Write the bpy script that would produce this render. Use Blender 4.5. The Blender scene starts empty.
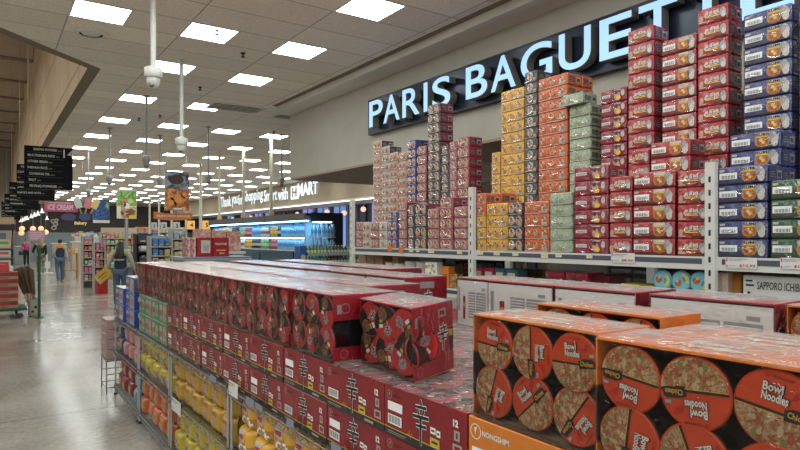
import bpy, bmesh, math, random
from mathutils import Matrix, Vector
random.seed(7)
PI = math.pi
SC = bpy.context.scene
COL = SC.collection
EYE = 1.65          # eye height above the floor (camera stands at X=0, Y=0)
FPX, CY, SY = 600.0, 0.8237, 0.5670

# ---------- measuring helpers: a sight line cut with a plane of the room ----------
def on_x(u, v, X):
    k = X / (CY * (u + 13)); return ((-(u - 400) * SY + FPX * CY) * k, EYE + (237.5 - v) * k)
def on_y(u, v, Y):
    k = Y / (-(u - 400) * SY + FPX * CY); return (CY * (u + 13) * k, EYE + (237.5 - v) * k)
def on_z(u, v, z):
    k = (z - EYE) / (237.5 - v); return (CY * (u + 13) * k, (-(u - 400) * SY + FPX * CY) * k)
def y_at(u, X): return on_x(u, 0, X)[0]

# ---------- materials ----------
MATS = {}
def mat(name, col, rough=0.5, metal=0.0, coat=0.0, bump=0.0, bscale=40.0, var=0.0, vscale=20.0, emit=None, estr=0.0, spec=0.5):
    if name in MATS: return MATS[name]
    m = bpy.data.materials.new(name); m.use_nodes = True
    nt = m.node_tree; b = nt.nodes['Principled BSDF']
    c = (col[0], col[1], col[2], 1)
    b.inputs['Base Color'].default_value = c
    b.inputs['Roughness'].default_value = rough
    b.inputs['Metallic'].default_value = metal
    b.inputs['Specular IOR Level'].default_value = spec
    if coat:
        b.inputs['Coat Weight'].default_value = coat; b.inputs['Coat Roughness'].default_value = 0.06
    tc = None
    if bump or var:
        tc = nt.nodes.new('ShaderNodeTexCoord')
    if bump:
        n = nt.nodes.new('ShaderNodeTexNoise'); n.inputs['Scale'].default_value = bscale; n.inputs['Detail'].default_value = 1.5
        n.inputs['Distortion'].default_value = 1.0
        nt.links.new(tc.outputs['Object'], n.inputs['Vector'])
        bp = nt.nodes.new('ShaderNodeBump'); bp.inputs['Strength'].default_value = bump; bp.inputs['Distance'].default_value = 0.05 if coat and bump >= 1 else 0.01
        nt.links.new(n.outputs['Fac'], bp.inputs['Height'])
        if coat:
            nt.links.new(bp.outputs['Normal'], b.inputs['Coat Normal'])
        else:
            nt.links.new(bp.outputs['Normal'], b.inputs['Normal'])
    if var:
        n = nt.nodes.new('ShaderNodeTexNoise'); n.inputs['Scale'].default_value = vscale; n.inputs['Detail'].default_value = 3
        nt.links.new(tc.outputs['Object'], n.inputs['Vector'])
        mr = nt.nodes.new('ShaderNodeMapRange'); mr.inputs['From Min'].default_value = 0.3; mr.inputs['From Max'].default_value = 0.7
        mr.inputs['To Min'].default_value = 1 - var; mr.inputs['To Max'].default_value = 1 + var
        nt.links.new(n.outputs['Fac'], mr.inputs['Value'])
        mx = nt.nodes.new('ShaderNodeVectorMath'); mx.operation = 'SCALE'; mx.inputs[0].default_value = col[:3]
        nt.links.new(mr.outputs['Result'], mx.inputs['Scale'])
        nt.links.new(mx.outputs['Vector'], b.inputs['Base Color'])
    if emit:
        b.inputs['Emission Color'].default_value = (*emit, 1); b.inputs['Emission Strength'].default_value = estr
    MATS[name] = m; return m

def two_tone(name, c1, c2, scale, rough=0.5, lo=0.45, hi=0.55, c3=None, bump=0.0, coat=0.0):
    """a print made of blotches of two or three colours (photographs on packaging, food)"""
    if name in MATS: return MATS[name]
    m = bpy.data.materials.new(name); m.use_nodes = True
    nt = m.node_tree; b = nt.nodes['Principled BSDF']; b.inputs['Roughness'].default_value = rough
    if coat: b.inputs['Coat Weight'].default_value = coat; b.inputs['Coat Roughness'].default_value = 0.1
    tc = nt.nodes.new('ShaderNodeTexCoord')
    n = nt.nodes.new('ShaderNodeTexNoise'); n.inputs['Scale'].default_value = scale; n.inputs['Detail'].default_value = 2.5; n.inputs['Distortion'].default_value = 1.2
    nt.links.new(tc.outputs['Object'], n.inputs['Vector'])
    r = nt.nodes.new('ShaderNodeValToRGB')
    r.color_ramp.elements[0].position = lo; r.color_ramp.elements[0].color = (*c1, 1)
    r.color_ramp.elements[1].position = hi; r.color_ramp.elements[1].color = (*c2, 1)
    if c3:
        e = r.color_ramp.elements.new(min(0.98, hi + 0.12)); e.color = (*c3, 1)
    nt.links.new(n.outputs['Fac'], r.inputs['Fac']); nt.links.new(r.outputs['Color'], b.inputs['Base Color'])
    if bump:
        bp = nt.nodes.new('ShaderNodeBump'); bp.inputs['Strength'].default_value = bump; bp.inputs['Distance'].default_value = 0.01
        nt.links.new(n.outputs['Fac'], bp.inputs['Height']); nt.links.new(bp.outputs['Normal'], b.inputs['Normal'])
    MATS[name] = m; return m

def film_mat(name, tint=(1, 1, 1), base=0.05, scale=18.0, strength=0.5, rough=0.12, haze=0.0, ior=1.5):
    """clear shrink film: see-through with wrinkled gloss"""
    if name in MATS: return MATS[name]
    m = bpy.data.materials.new(name); m.use_nodes = True
    nt = m.node_tree; nt.nodes.clear()
    out = nt.nodes.new('ShaderNodeOutputMaterial'); mix = nt.nodes.new('ShaderNodeMixShader')
    tr = nt.nodes.new('ShaderNodeBsdfTransparent'); tr.inputs['Color'].default_value = (*tint, 1)
    gl = nt.nodes.new('ShaderNodeBsdfGlossy'); gl.inputs['Roughness'].default_value = rough; gl.inputs['Color'].default_value = (1, 1, 1, 1)
    fr = nt.nodes.new('ShaderNodeFresnel'); fr.inputs['IOR'].default_value = ior
    ad = nt.nodes.new('ShaderNodeMath'); ad.operation = 'ADD'; ad.inputs[1].default_value = base; ad.use_clamp = True
    tc = nt.nodes.new('ShaderNodeTexCoord')
    n = nt.nodes.new('ShaderNodeTexNoise'); n.inputs['Scale'].default_value = scale; n.inputs['Detail'].default_value = 2.0; n.inputs['Distortion'].default_value = 1.5
    bp = nt.nodes.new('ShaderNodeBump'); bp.inputs['Strength'].default_value = strength; bp.inputs['Distance'].default_value = 0.015
    L = nt.links.new
    L(tc.outputs['Object'], n.inputs['Vector']); L(n.outputs['Fac'], bp.inputs['Height'])
    L(bp.outputs['Normal'], gl.inputs['Normal']); L(bp.outputs['Normal'], fr.inputs['Normal'])
    L(fr.outputs['Fac'], ad.inputs[0]); L(ad.outputs['Value'], mix.inputs['Fac'])
    df = nt.nodes.new('ShaderNodeBsdfDiffuse'); df.inputs['Color'].default_value = (.9, .9, .9, 1)
    hz = nt.nodes.new('ShaderNodeMixShader'); hz.inputs['Fac'].default_value = haze
    L(gl.outputs['BSDF'], hz.inputs[1]); L(df.outputs['BSDF'], hz.inputs[2])
    L(tr.outputs['BSDF'], mix.inputs[1]); L(hz.outputs['Shader'], mix.inputs[2]); L(mix.outputs['Shader'], out.inputs['Surface'])
    MATS[name] = m; return m

def emis(name, col, strength):
    if name in MATS: return MATS[name]
    m = bpy.data.materials.new(name); m.use_nodes = True
    nt = m.node_tree; b = nt.nodes['Principled BSDF']
    b.inputs['Base Color'].default_value = (col[0] * .8, col[1] * .8, col[2] * .8, 1); b.inputs['Roughness'].default_value = .5
    b.inputs['Emission Color'].default_value = (*col, 1); b.inputs['Emission Strength'].default_value = strength
    MATS[name] = m; return m

# ---------- lettering ----------
_TX = {}
def glyphs(s, bold=0.0, res=2):
    key = (s, bold, res)
    if key in _TX: return _TX[key]
    cu = bpy.data.curves.new('lettering', 'FONT'); cu.body = s; cu.size = 1.0; cu.resolution_u = res; cu.offset = bold
    o = bpy.data.objects.new('lettering', cu); COL.objects.link(o)
    dg = bpy.context.evaluated_depsgraph_get(); dg.update()
    me = o.evaluated_get(dg).to_mesh()
    vs = [(v.co.x, v.co.y) for v in me.vertices]; fs = [tuple(p.vertices) for p in me.polygons]
    o.evaluated_get(dg).to_mesh_clear()
    bpy.data.objects.remove(o); bpy.data.curves.remove(cu)
    if vs:
        x0 = min(v[0] for v in vs); x1 = max(v[0] for v in vs); y0 = min(v[1] for v in vs); y1 = max(v[1] for v in vs)
    else: x0 = x1 = y0 = y1 = 0
    _TX[key] = (vs, fs, x0, x1, y0, y1); return _TX[key]

# ---------- mesh builder ----------
class MB:
    def __init__(s): s.v = []; s.f = []; s.m = []; s.sm = []; s.mats = []; s.X = None
    def mi(s, m):
        if m not in s.mats: s.mats.append(m)
        return s.mats.index(m)
    def add(s, vs, fs, m, smooth=False):
        b = len(s.v); k = s.mi(m)
        if s.X is not None: vs = [tuple(s.X @ Vector(p)) for p in vs]
        s.v += [tuple(p) for p in vs]
        for f in fs: s.f.append(tuple(i + b for i in f)); s.m.append(k); s.sm.append(smooth)
        return s
    def poly(s, pts, m): return s.add(pts, [tuple(range(len(pts)))], m)
    def box(s, x0, x1, y0, y1, z0, z1, m):
        vs = [(x0, y0, z0), (x1, y0, z0), (x1, y1, z0), (x0, y1, z0), (x0, y0, z1), (x1, y0, z1), (x1, y1, z1), (x0, y1, z1)]
        return s.add(vs, [(0, 3, 2, 1), (4, 5, 6, 7), (0, 1, 5, 4), (1, 2, 6, 5), (2, 3, 7, 6), (3, 0, 4, 7)], m)
    def cbox(s, x0, x1, y0, y1, z0, z1, m, c=0.01, puff=0.0):
        """box with chamfered edges; puff bulges every face's middle a little"""
        cx, cy, cz = (x0 + x1) / 2, (y0 + y1) / 2, (z0 + z1) / 2
        vs = []; idx = {}
        for sx in (0, 1):
            for sy in (0, 1):
                for sz in (0, 1):
                    X = (x0, x1)[sx]; Y = (y0, y1)[sy]; Z = (z0, z1)[sz]
                    dx = c if sx == 0 else -c; dy = c if sy == 0 else -c; dz = c if sz == 0 else -c
                    for a, p in enumerate(((X, Y + dy, Z + dz), (X + dx, Y, Z + dz), (X + dx, Y + dy, Z))):
                        idx[(sx, sy, sz, a)] = len(vs); vs.append(p)
        fs = []
        def face(ks):
            p = [Vector(vs[i]) for i in ks]
            n = (p[1] - p[0]).cross(p[2] - p[0]); ctr = sum(p, Vector()) / len(p)
            if n.dot(ctr - Vector((cx, cy, cz))) < 0: ks = ks[::-1]
            fs.append(tuple(ks))
        for a in range(3):
            for sgn in (0, 1):
                ks = []
                for (p, q) in ((0, 0), (0, 1), (1, 1), (1, 0)):
                    t = [p, q]; t.insert(a, sgn); ks.append(idx[(*t, a)])
                if puff:
                    pc = sum((Vector(vs[i]) for i in ks), Vector()) / 4
                    nrm = Vector((0, 0, 0)); nrm[a] = 1 if sgn else -1
                    vs.append(tuple(pc + nrm * puff)); ci = len(vs) - 1
                    for i in range(4): face([ks[i], ks[(i + 1) % 4], ci])
                else: face(ks)
        for a in range(3):
            b, d = [k for k in range(3) if k != a]
            for p in (0, 1):
                for q in (0, 1):
                    def key(e, ax):
                        t = [0, 0, 0]; t[a] = e; t[b] = p; t[d] = q; return idx[(*t, ax)]
                    face([key(0, b), key(1, b), key(1, d), key(0, d)])
        for sx in (0, 1):
            for sy in (0, 1):
                for sz in (0, 1): face([idx[(sx, sy, sz, a)] for a in range(3)])
        return s.add(vs, fs, m)
    def cyl(s, p0, p1, r0, m, r1=None, n=12, caps=True, smooth=True):
        r1 = r0 if r1 is None else r1
        p0 = Vector(p0); p1 = Vector(p1); d = (p1 - p0).normalized()
        a = d.cross(Vector((0, 0, 1)) if abs(d.z) < .9 else Vector((1, 0, 0))).normalized(); b = d.cross(a)
        vs = []
        for P, r in ((p0, r0), (p1, r1)):
            for i in range(n):
                t = 2 * PI * i / n; vs.append(P + a * math.cos(t) * r + b * math.sin(t) * r)
        s.add(vs, [(i, (i + 1) % n, n + (i + 1) % n, n + i) for i in range(n)], m, smooth)
        if caps: s.add(vs, [tuple(range(n))[::-1], tuple(range(n, 2 * n))], m)
        return s
    def lathe(s, prof, m, n=20, smooth=True, c=(0, 0, 0), axis='z'):
        vs = []
        for (r, h) in prof:
            for i in range(n):
                t = 2 * PI * i / n; p = (r * math.cos(t), r * math.sin(t), h)
                if axis == 'x': p = (h, p[0], p[1])
                vs.append((p[0] + c[0], p[1] + c[1], p[2] + c[2]))
        fs = []
        for k in range(len(prof) - 1):
            for i in range(n): fs.append((k * n + i, k * n + (i + 1) % n, (k + 1) * n + (i + 1) % n, (k + 1) * n + i))
        return s.add(vs, fs, m, smooth)
    def disc(s, o, ux, uy, r, m, n=20, ry=None, a0=0, a1=2 * PI):
        o = Vector(o); ux = Vector(ux); uy = Vector(uy); ry = r if ry is None else ry
        full = abs(a1 - a0 - 2 * PI) < 1e-6
        k = n if full else n + 1
        pts = [o + ux * math.cos(a0 + (a1 - a0) * i / n) * r + uy * math.sin(a0 + (a1 - a0) * i / n) * ry for i in range(k)]
        return s.poly(pts, m)
    def rect(s, o, ux, uy, x0, x1, y0, y1, m):
        o = Vector(o); ux = Vector(ux); uy = Vector(uy)
        return s.poly([o + ux * x0 + uy * y0, o + ux * x1 + uy * y0, o + ux * x1 + uy * y1, o + ux * x0 + uy * y1], m)
    def shape(s, o, ux, uy, pts, m):
        o = Vector(o); ux = Vector(ux); uy = Vector(uy)
        return s.poly([o + ux * p[0] + uy * p[1] for p in pts], m)
    def text(s, t, o, ux, uy, m, h=None, w=None, bold=0.0, align='l', depth=0.0, side=None, res=2):
        """lettering in the plane (o; ux, uy): h is the height of the lettering, w its width (either or both)"""
        vs, fs, x0, x1, y0, y1 = glyphs(t, bold, res)
        if not vs: return s
        if h is None: ky = kx = w / (x1 - x0)
        else:
            ky = h / (y1 - y0); kx = ky if w is None else w / (x1 - x0)
        o = Vector(o); ux = Vector(ux); uy = Vector(uy); nn = ux.cross(uy)
        sh = {'l': 0, 'c': (x1 - x0) / 2, 'r': x1 - x0}[align]
        P = [o + ux * (p[0] - x0 - sh) * kx + uy * (p[1] - y0) * ky for p in vs]
        if not depth: return s.add(P, fs, m)
        n = len(P); s.add([p + nn * depth for p in P], fs, m)
        ec = {}
        for f in fs:
            for i in range(len(f)):
                a, b = f[i], f[(i + 1) % len(f)]
                k = (min(a, b), max(a, b)); ec.setdefault(k, []).append((a, b))
        sf = [(a, b, b + n, a + n) for k, l in ec.items() if len(l) == 1 for (a, b) in l]
        return s.add(P + [p + nn * depth for p in P], sf, side or m)
    def mesh(s, name):
        me = bpy.data.meshes.new(name); me.from_pydata(s.v, [], s.f)
        for m in s.mats: me.materials.append(m)
        me.polygons.foreach_set('material_index', s.m); me.polygons.foreach_set('use_smooth', s.sm)
        me.update(); return me
    def build(s, name, parent=None, loc=None, rot=None):
        return obj(name, s.mesh(name), parent, loc, rot)

def obj(name, me, parent=None, loc=None, rot=None):
    o = bpy.data.objects.new(name, me); COL.objects.link(o)
    if parent: o.parent = parent
    if loc: o.location = loc
    if rot is not None: o.rotation_euler = rot if isinstance(rot, tuple) else (0, 0, rot)
    return o
USED = {}
def tag(o, label=None, cat=None, group=None, kind=None):
    if label: o['label'] = label; USED[label] = USED.get(label, 0) + 1
    if cat: o['category'] = cat
    if group: o['group'] = group
    if kind: o['kind'] = kind
    return o
def empty(name, loc, label, cat, group=None, rot=0):
    o = bpy.data.objects.new(name, None); COL.objects.link(o); o.empty_display_size = .05
    o.location = loc; o.rotation_euler = rot if isinstance(rot, tuple) else (0, 0, rot)
    return tag(o, label, cat, group)
def struct(mb, name):
    o = mb.build(name); o['kind'] = 'structure'; return o
def copy_tree(o, parent=None):
    c = o.copy(); COL.objects.link(c); c.parent = parent
    for ch in list(o.children): copy_tree(ch, c)
    return c
ORD = ['first', 'second', 'third', 'fourth', 'fifth', 'sixth', 'seventh', 'eighth', 'ninth', 'tenth', 'eleventh', 'twelfth', 'thirteenth', 'fourteenth',
       'fifteenth', 'sixteenth', 'seventeenth', 'eighteenth', 'nineteenth', 'twentieth', 'twenty-first', 'twenty-second', 'twenty-third', 'twenty-fourth',
       'twenty-fifth', 'twenty-sixth', 'twenty-seventh', 'twenty-eighth', 'twenty-ninth', 'thirtieth', 'thirty-first', 'thirty-second']
def down(i): return 'topmost' if i == 0 else ORD[i] + ' down'

# ---------- common materials ----------
WHITE = mat('white_card', (.72, .72, .70), .55)
PAPER = mat('white_paper', (.80, .80, .78), .6)
BLACK = mat('black_ink', (.015, .015, .017), .5)
DARK = mat('dark_plastic', (.035, .035, .04), .4)
GREYP = mat('grey_print', (.32, .32, .33), .6)
WMETAL = mat('white_painted_metal', (.62, .62, .58), .4)
WIRE = mat('chrome_wire', (.26, .26, .27), .32, metal=.85)
STEEL = mat('steel', (.45, .45, .46), .35, metal=.7)
KRAFT = mat('kraft_card', (.36, .24, .13), .75, var=.12, vscale=30)
RED = mat('red_card', (.30, .012, .02), .42, var=.1, vscale=8)
REDP = mat('red_print', (.50, .03, .02), .4)
CRIM = mat('crimson_print', (.38, .02, .045), .4)
ORANGE = mat('orange_card', (.72, .20, .025), .45, var=.08, vscale=10)
ORANGEL = mat('orange_lid', (.66, .055, .008), .35)
YELL = mat('yellow_print', (.78, .50, .03), .45)
GOLD = mat('gold_print', (.70, .36, .03), .4)
NOOD = two_tone('noodle_photo', (.20, .07, .02), (.50, .28, .10), 60, .45, .40, .58, (.66, .48, .26))
NOODB = two_tone('noodle_photo_fine', (.28, .07, .02), (.36, .20, .085), 85, .4, .38, .52, (.52, .40, .24))
FILM = film_mat('clear_film', base=.05, scale=16, strength=.7, haze=.22)
FILMT = film_mat('clear_film_tight', base=.012, scale=22, strength=.8, rough=.08, ior=1.22)
# =====================================================================
# THE SETTING: floor, ceilings, walls
# =====================================================================
H = 4.19
def floor_mat():
    m = bpy.data.materials.new('polished_concrete'); m.use_nodes = True; nt = m.node_tree; b = nt.nodes['Principled BSDF']; L = nt.links.new
    tc = nt.nodes.new('ShaderNodeTexCoord')
    n1 = nt.nodes.new('ShaderNodeTexNoise'); n1.inputs['Scale'].default_value = 1.1; n1.inputs['Detail'].default_value = 6
    n2 = nt.nodes.new('ShaderNodeTexNoise'); n2.inputs['Scale'].default_value = 22; n2.inputs['Detail'].default_value = 3
    for n in (n1, n2): L(tc.outputs['Object'], n.inputs['Vector'])
    mx = nt.nodes.new('ShaderNodeMix'); mx.inputs[0].default_value = .4
    L(n1.outputs['Fac'], mx.inputs[2]); L(n2.outputs['Fac'], mx.inputs[3])
    r = nt.nodes.new('ShaderNodeValToRGB'); e = r.color_ramp.elements
    e[0].position = .35; e[0].color = (.215, .195, .165, 1); e[1].position = .66; e[1].color = (.42, .39, .345, 1)
    L(mx.outputs[0], r.inputs['Fac'])
    # saw-cut joints
    sp = nt.nodes.new('ShaderNodeSeparateXYZ'); L(tc.outputs['Object'], sp.inputs[0])
    last = None
    for ax, per, off in (('X', 3.6, .55), ('Y', 3.6, .8)):
        a = nt.nodes.new('ShaderNodeMath'); a.operation = 'ADD'; a.inputs[1].default_value = off; L(sp.outputs[ax], a.inputs[0])
        w = nt.nodes.new('ShaderNodeMath'); w.operation = 'WRAP'; w.inputs[1].default_value = per; w.inputs[2].default_value = 0; L(a.outputs[0], w.inputs[0])
        c = nt.nodes.new('ShaderNodeMath'); c.operation = 'LESS_THAN'; c.inputs[1].default_value = .012; L(w.outputs[0], c.inputs[0])
        if last is None: last = c
        else:
            mm = nt.nodes.new('ShaderNodeMath'); mm.operation = 'MAXIMUM'; L(last.outputs[0], mm.inputs[0]); L(c.outputs[0], mm.inputs[1]); last = mm
    m2 = nt.nodes.new('ShaderNodeMix'); m2.data_type = 'RGBA'; m2.inputs[7].default_value = (.07, .065, .06, 1)
    L(last.outputs[0], m2.inputs[0]); L(r.outputs['Color'], m2.inputs[6]); L(m2.outputs[2], b.inputs['Base Color'])
    rr = nt.nodes.new('ShaderNodeMapRange'); rr.inputs['To Min'].default_value = .10; rr.inputs['To Max'].default_value = .26
    L(n1.outputs['Fac'], rr.inputs['Value']); L(rr.outputs[0], b.inputs['Roughness'])
    b.inputs['Specular IOR Level'].default_value = .6
    return m
mb = MB(); mb.poly([(-9, -6, 0), (24, -6, 0), (24, 49.3, 0), (-9, 49.3, 0)], floor_mat()); struct(mb, 'floor')

def ceil_mat():
    m = bpy.data.materials.new('acoustic_tile'); m.use_nodes = True; nt = m.node_tree; b = nt.nodes['Principled BSDF']; L = nt.links.new
    b.inputs['Roughness'].default_value = .9
    tc = nt.nodes.new('ShaderNodeTexCoord'); sp = nt.nodes.new('ShaderNodeSeparateXYZ'); L(tc.outputs['Object'], sp.inputs[0])
    n = nt.nodes.new('ShaderNodeTexNoise'); n.inputs['Scale'].default_value = 55; n.inputs['Detail'].default_value = 3
    L(tc.outputs['Object'], n.inputs['Vector'])
    # every tile a shade of its own
    cells = []
    masks = []
    for ax, per, off in (('X', 1.2192, .755), ('Y', .6096, 5.355)):
        a = nt.nodes.new('ShaderNodeMath'); a.operation = 'SUBTRACT'; a.inputs[1].default_value = off; L(sp.outputs[ax], a.inputs[0])
        d = nt.nodes.new('ShaderNodeMath'); d.operation = 'DIVIDE'; d.inputs[1].default_value = per; L(a.outputs[0], d.inputs[0])
        fl = nt.nodes.new('ShaderNodeMath'); fl.operation = 'FLOOR'; L(d.outputs[0], fl.inputs[0]); cells.append(fl)
        w = nt.nodes.new('ShaderNodeMath'); w.operation = 'FRACT'; L(d.outputs[0], w.inputs[0])
        c = nt.nodes.new('ShaderNodeMath'); c.operation = 'LESS_THAN'; c.inputs[1].default_value = .018 / per; L(w.outputs[0], c.inputs[0]); masks.append(c)
    cv = nt.nodes.new('ShaderNodeCombineXYZ'); L(cells[0].outputs[0], cv.inputs[0]); L(cells[1].outputs[0], cv.inputs[1])
    wn = nt.nodes.new('ShaderNodeTexWhiteNoise'); wn.noise_dimensions = '2D'; L(cv.outputs[0], wn.inputs['Vector'])
    mr = nt.nodes.new('ShaderNodeMapRange'); mr.inputs['To Min'].default_value = .92; mr.inputs['To Max'].default_value = 1.06; L(wn.outputs['Value'], mr.inputs['Value'])
    mr2 = nt.nodes.new('ShaderNodeMapRange'); mr2.inputs['From Min'].default_value = .3; mr2.inputs['From Max'].default_value = .7; mr2.inputs['To Min'].default_value = .86; mr2.inputs['To Max'].default_value = 1.1; L(n.outputs['Fac'], mr2.inputs['Value'])
    mu = nt.nodes.new('ShaderNodeMath'); mu.operation = 'MULTIPLY'; L(mr.outputs[0], mu.inputs[0]); L(mr2.outputs[0], mu.inputs[1])
    sc = nt.nodes.new('ShaderNodeVectorMath'); sc.operation = 'SCALE'; sc.inputs[0].default_value = (.89, .81, .70); L(mu.outputs[0], sc.inputs['Scale'])
    mx = nt.nodes.new('ShaderNodeMath'); mx.operation = 'MAXIMUM'; L(masks[0].outputs[0], mx.inputs[0]); L(masks[1].outputs[0], mx.inputs[1])
    m2 = nt.nodes.new('ShaderNodeMix'); m2.data_type = 'RGBA'; m2.inputs[7].default_value = (.46, .42, .36, 1)
    L(mx.outputs[0], m2.inputs[0]); L(sc.outputs[0], m2.inputs[6]); L(m2.outputs[2], b.inputs['Base Color'])
    return m
TILE = ceil_mat()
TAUPE = mat('taupe_paint', (.46, .435, .37), .8, var=.05, vscale=3)
TAUPED = mat('taupe_paint_light', (.74, .70, .62), .7)
BROWNP = mat('brown_paint', (.36, .27, .19), .8)
TAN = mat('tan_panel', (.60, .47, .33), .7, var=.06, vscale=2)
DECK = mat('roof_deck', (.66, .57, .46), .8)
TRIMB = mat('brown_trim', (.22, .165, .115), .7)
# main ceiling: its left edge steps in (a slanted edge, then a straight one) where the roof opens up
mb = MB()
z = H
mb.poly([(-9, -6, z), (-9, -.4, z), (1.41, 9.98, z), (4.75, 9.98, z), (4.75, -6, z)], TILE)
mb.poly([(1.41, 9.98, z), (1.41, 49, z), (14, 49, z), (14, 11.0, z), (4.75, 11.0, z), (4.75, 9.98, z)], TILE)
struct(mb, 'ceiling')
# trim strip round the opening
mb = MB()
d = .17
mb.poly([(-9, -.4, z - .004), (1.41, 9.98, z - .004), (1.41 - d, 9.98 + d * .42, z - .004), (-9, -.4 + d * 1.42, z - .004)], TRIMB)
mb.poly([(1.41, 9.98, z - .004), (1.41, 49, z - .004), (1.41 - d, 49, z - .004), (1.41 - d, 9.98 + d * .42, z - .004)], TRIMB)
struct(mb, 'trim_1')
# clerestory wall of tan panels above the straight edge, and the high roof
def panel_mat():
    m = mat('tan_panels_jointed', (.60, .47, .33), .7)
    nt = m.node_tree; b = nt.nodes['Principled BSDF']; L = nt.links.new
    tc = nt.nodes.new('ShaderNodeTexCoord'); sp = nt.nodes.new('ShaderNodeSeparateXYZ'); L(tc.outputs['Object'], sp.inputs[0]); last = None
    for ax, per, off in (('Y', 2.44, .6), ('Z', 1.22, .3)):
        a = nt.nodes.new('ShaderNodeMath'); a.operation = 'ADD'; a.inputs[1].default_value = off; L(sp.outputs[ax], a.inputs[0])
        w = nt.nodes.new('ShaderNodeMath'); w.operation = 'WRAP'; w.inputs[1].default_value = per; w.inputs[2].default_value = 0; L(a.outputs[0], w.inputs[0])
        c = nt.nodes.new('ShaderNodeMath'); c.operation = 'LESS_THAN'; c.inputs[1].default_value = .03; L(w.outputs[0], c.inputs[0])
        if last is None: last = c
        else:
            mm = nt.nodes.new('ShaderNodeMath'); mm.operation = 'MAXIMUM'; L(last.outputs[0], mm.inputs[0]); L(c.outputs[0], mm.inputs[1]); last = mm
    n = nt.nodes.new('ShaderNodeTexNoise'); n.inputs['Scale'].default_value = .7; n.inputs['Detail'].default_value = 4; L(tc.outputs['Object'], n.inputs['Vector'])
    r = nt.nodes.new('ShaderNodeValToRGB'); r.color_ramp.elements[0].position = .3; r.color_ramp.elements[0].color = (.52, .40, .27, 1); r.color_ramp.elements[1].position = .7; r.color_ramp.elements[1].color = (.68, .55, .40, 1)
    L(n.outputs['Fac'], r.inputs['Fac'])
    m2 = nt.nodes.new('ShaderNodeMix'); m2.data_type = 'RGBA'; m2.inputs[7].default_value = (.22, .16, .10, 1); L(last.outputs[0], m2.inputs[0]); L(r.outputs['Color'], m2.inputs[6]); L(m2.outputs[2], b.inputs['Base Color'])
    return m
PANEL = panel_mat()
mb = MB(); mb.box(1.30, 1.40, 10.0, 49, H, 8.4, PANEL); struct(mb, 'wall_clerestory')
mb = MB(); mb.poly([(-9, -6, 8.4), (-9, 49, 8.4), (1.4, 49, 8.4), (1.4, -6, 8.4)], DECK); struct(mb, 'ceiling_high_roof')
for i in range(12):
    y = 13.6 + 3.4 * i
    mb = MB(); mb.box(-9, 1.29, y, y + .16, 7.66, 8.39, DECK); mb.box(-9, 1.29, y - .06, y + .22, 7.62, 7.66, TRIMB); struct(mb, 'beam_%d' % (i + 1))
for nm, x0, x1, y0, y1 in (('wall_back', -9.2, 24, 49, 49.2), ('wall_left', -9.2, -9, -6, 49)):
    mb = MB(); mb.box(x0, x1, y0, y1, 0, 8.4, mat('far_wall_paint', (.55, .50, .43), .8)); struct(mb, nm)

# boxed-in shop front over the racking: soffit beam, wall, underside
mb = MB(); mb.box(4.62, 4.76, -6, 10.9, H - .105, H, TAUPED); mb.box(4.53, 4.62, -6, 10.9, H - .006, H, TRIMB); struct(mb, 'trim_2')
mb = MB(); mb.poly([(4.76, -6, H - .1), (5.02, -6, H - .1), (5.02, 11.15, H - .1), (4.76, 11.15, H - .1)], TAUPED); struct(mb, 'ceiling_soffit')
mb = MB(); mb.box(5.0, 9.0, -6, 11.15, 2.83, H, TAUPE); mb.box(4.997, 9.0, -6, 11.153, 2.80, 2.832, BROWNP); struct(mb, 'wall_shopfront')
# glazed cafe wall below it, set back behind the racking
CREAM = mat('cream_wall', (.50, .46, .38), .7)
mb = MB(); mb.box(6.3, 6.4, -6, 9.2, 0, 1.0, CREAM); mb.box(6.3, 6.4, -6, 9.2, 2.5, 2.8, CREAM)
for y in (-6, -3.5, -1, 1.5, 4, 6.3, 9.1): mb.box(6.28, 6.42, y, y + .1, 1.0, 2.5, WMETAL)
struct(mb, 'wall_cafe')
mb = MB(); mb.box(6.34, 6.36, -6, 9.2, 1.0, 2.5, film_mat('glazing', (.55, .6, .62), .05, 3, 0.0, .02)); struct(mb, 'window_1')
mb = MB(); mb.box(8.9, 9.0, -6, 11.1, 0, 2.8, mat('cafe_dark_wall', (.07, .085, .095), .7)); struct(mb, 'wall_cafe_rear')

# long right-hand wall far behind with the greeting
mb = MB(); mb.box(11.8, 12.1, 11.2, 49, 3.18, H, mat('warm_brown_wall', (.40, .315, .225), .8, var=.05, vscale=1)); mb.box(13.6, 13.8, 11.2, 49, 0, 3.2, mat('blue_grey_wall', (.10, .11, .17), .7)); struct(mb, 'wall_right')
mb = MB(); mb.box(11.76, 13.6, 11.2, 49, 3.12, 3.18, TAUPED); struct(mb, 'trim_3')
mb = MB(); mb.box(11.77, 11.84, 16, 40, 3.09, 3.119, emis('strip_glow', (.9, .95, 1), 2.2)); o = mb.build('strip_light'); tag(o, 'long thin white strip light under the greeting wall edge', 'light')

# return air grilles in the ceiling
SLOT = mat('grille_dark', (.03, .028, .025), .7)
def grille(x0, x1, y0, y1, label):
    o = empty('ceiling_vent', ((x0 + x1) / 2, (y0 + y1) / 2, H), label, 'vent')
    dx, dy = (x1 - x0) / 2, (y1 - y0) / 2
    a = MB(); a.box(-dx, dx, -dy, dy, -.012, -.002, SLOT); a.build('grille_backing', o)
    f = MB()
    for s_ in (-1, 1): f.box(-dx, dx, s_ * dy - .02, s_ * dy + .02, -.02, -.001, TAUPED); f.box(s_ * dx - .02, s_ * dx + .02, -dy, dy, -.02, -.001, TAUPED)
    f.build('grille_frame', o)
    b = MB(); k = 5
    for i in range(1, k): b.box(-dx, dx, -dy + 2 * dy * i / k - .012, -dy + 2 * dy * i / k + .012, -.022, -.013, TAUPED)
    b.build('grille_slat', o)
grille(3.5, 4.5, 11.2, 11.75, 'dark slotted return air grille in the ceiling by the beam end')
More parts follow.
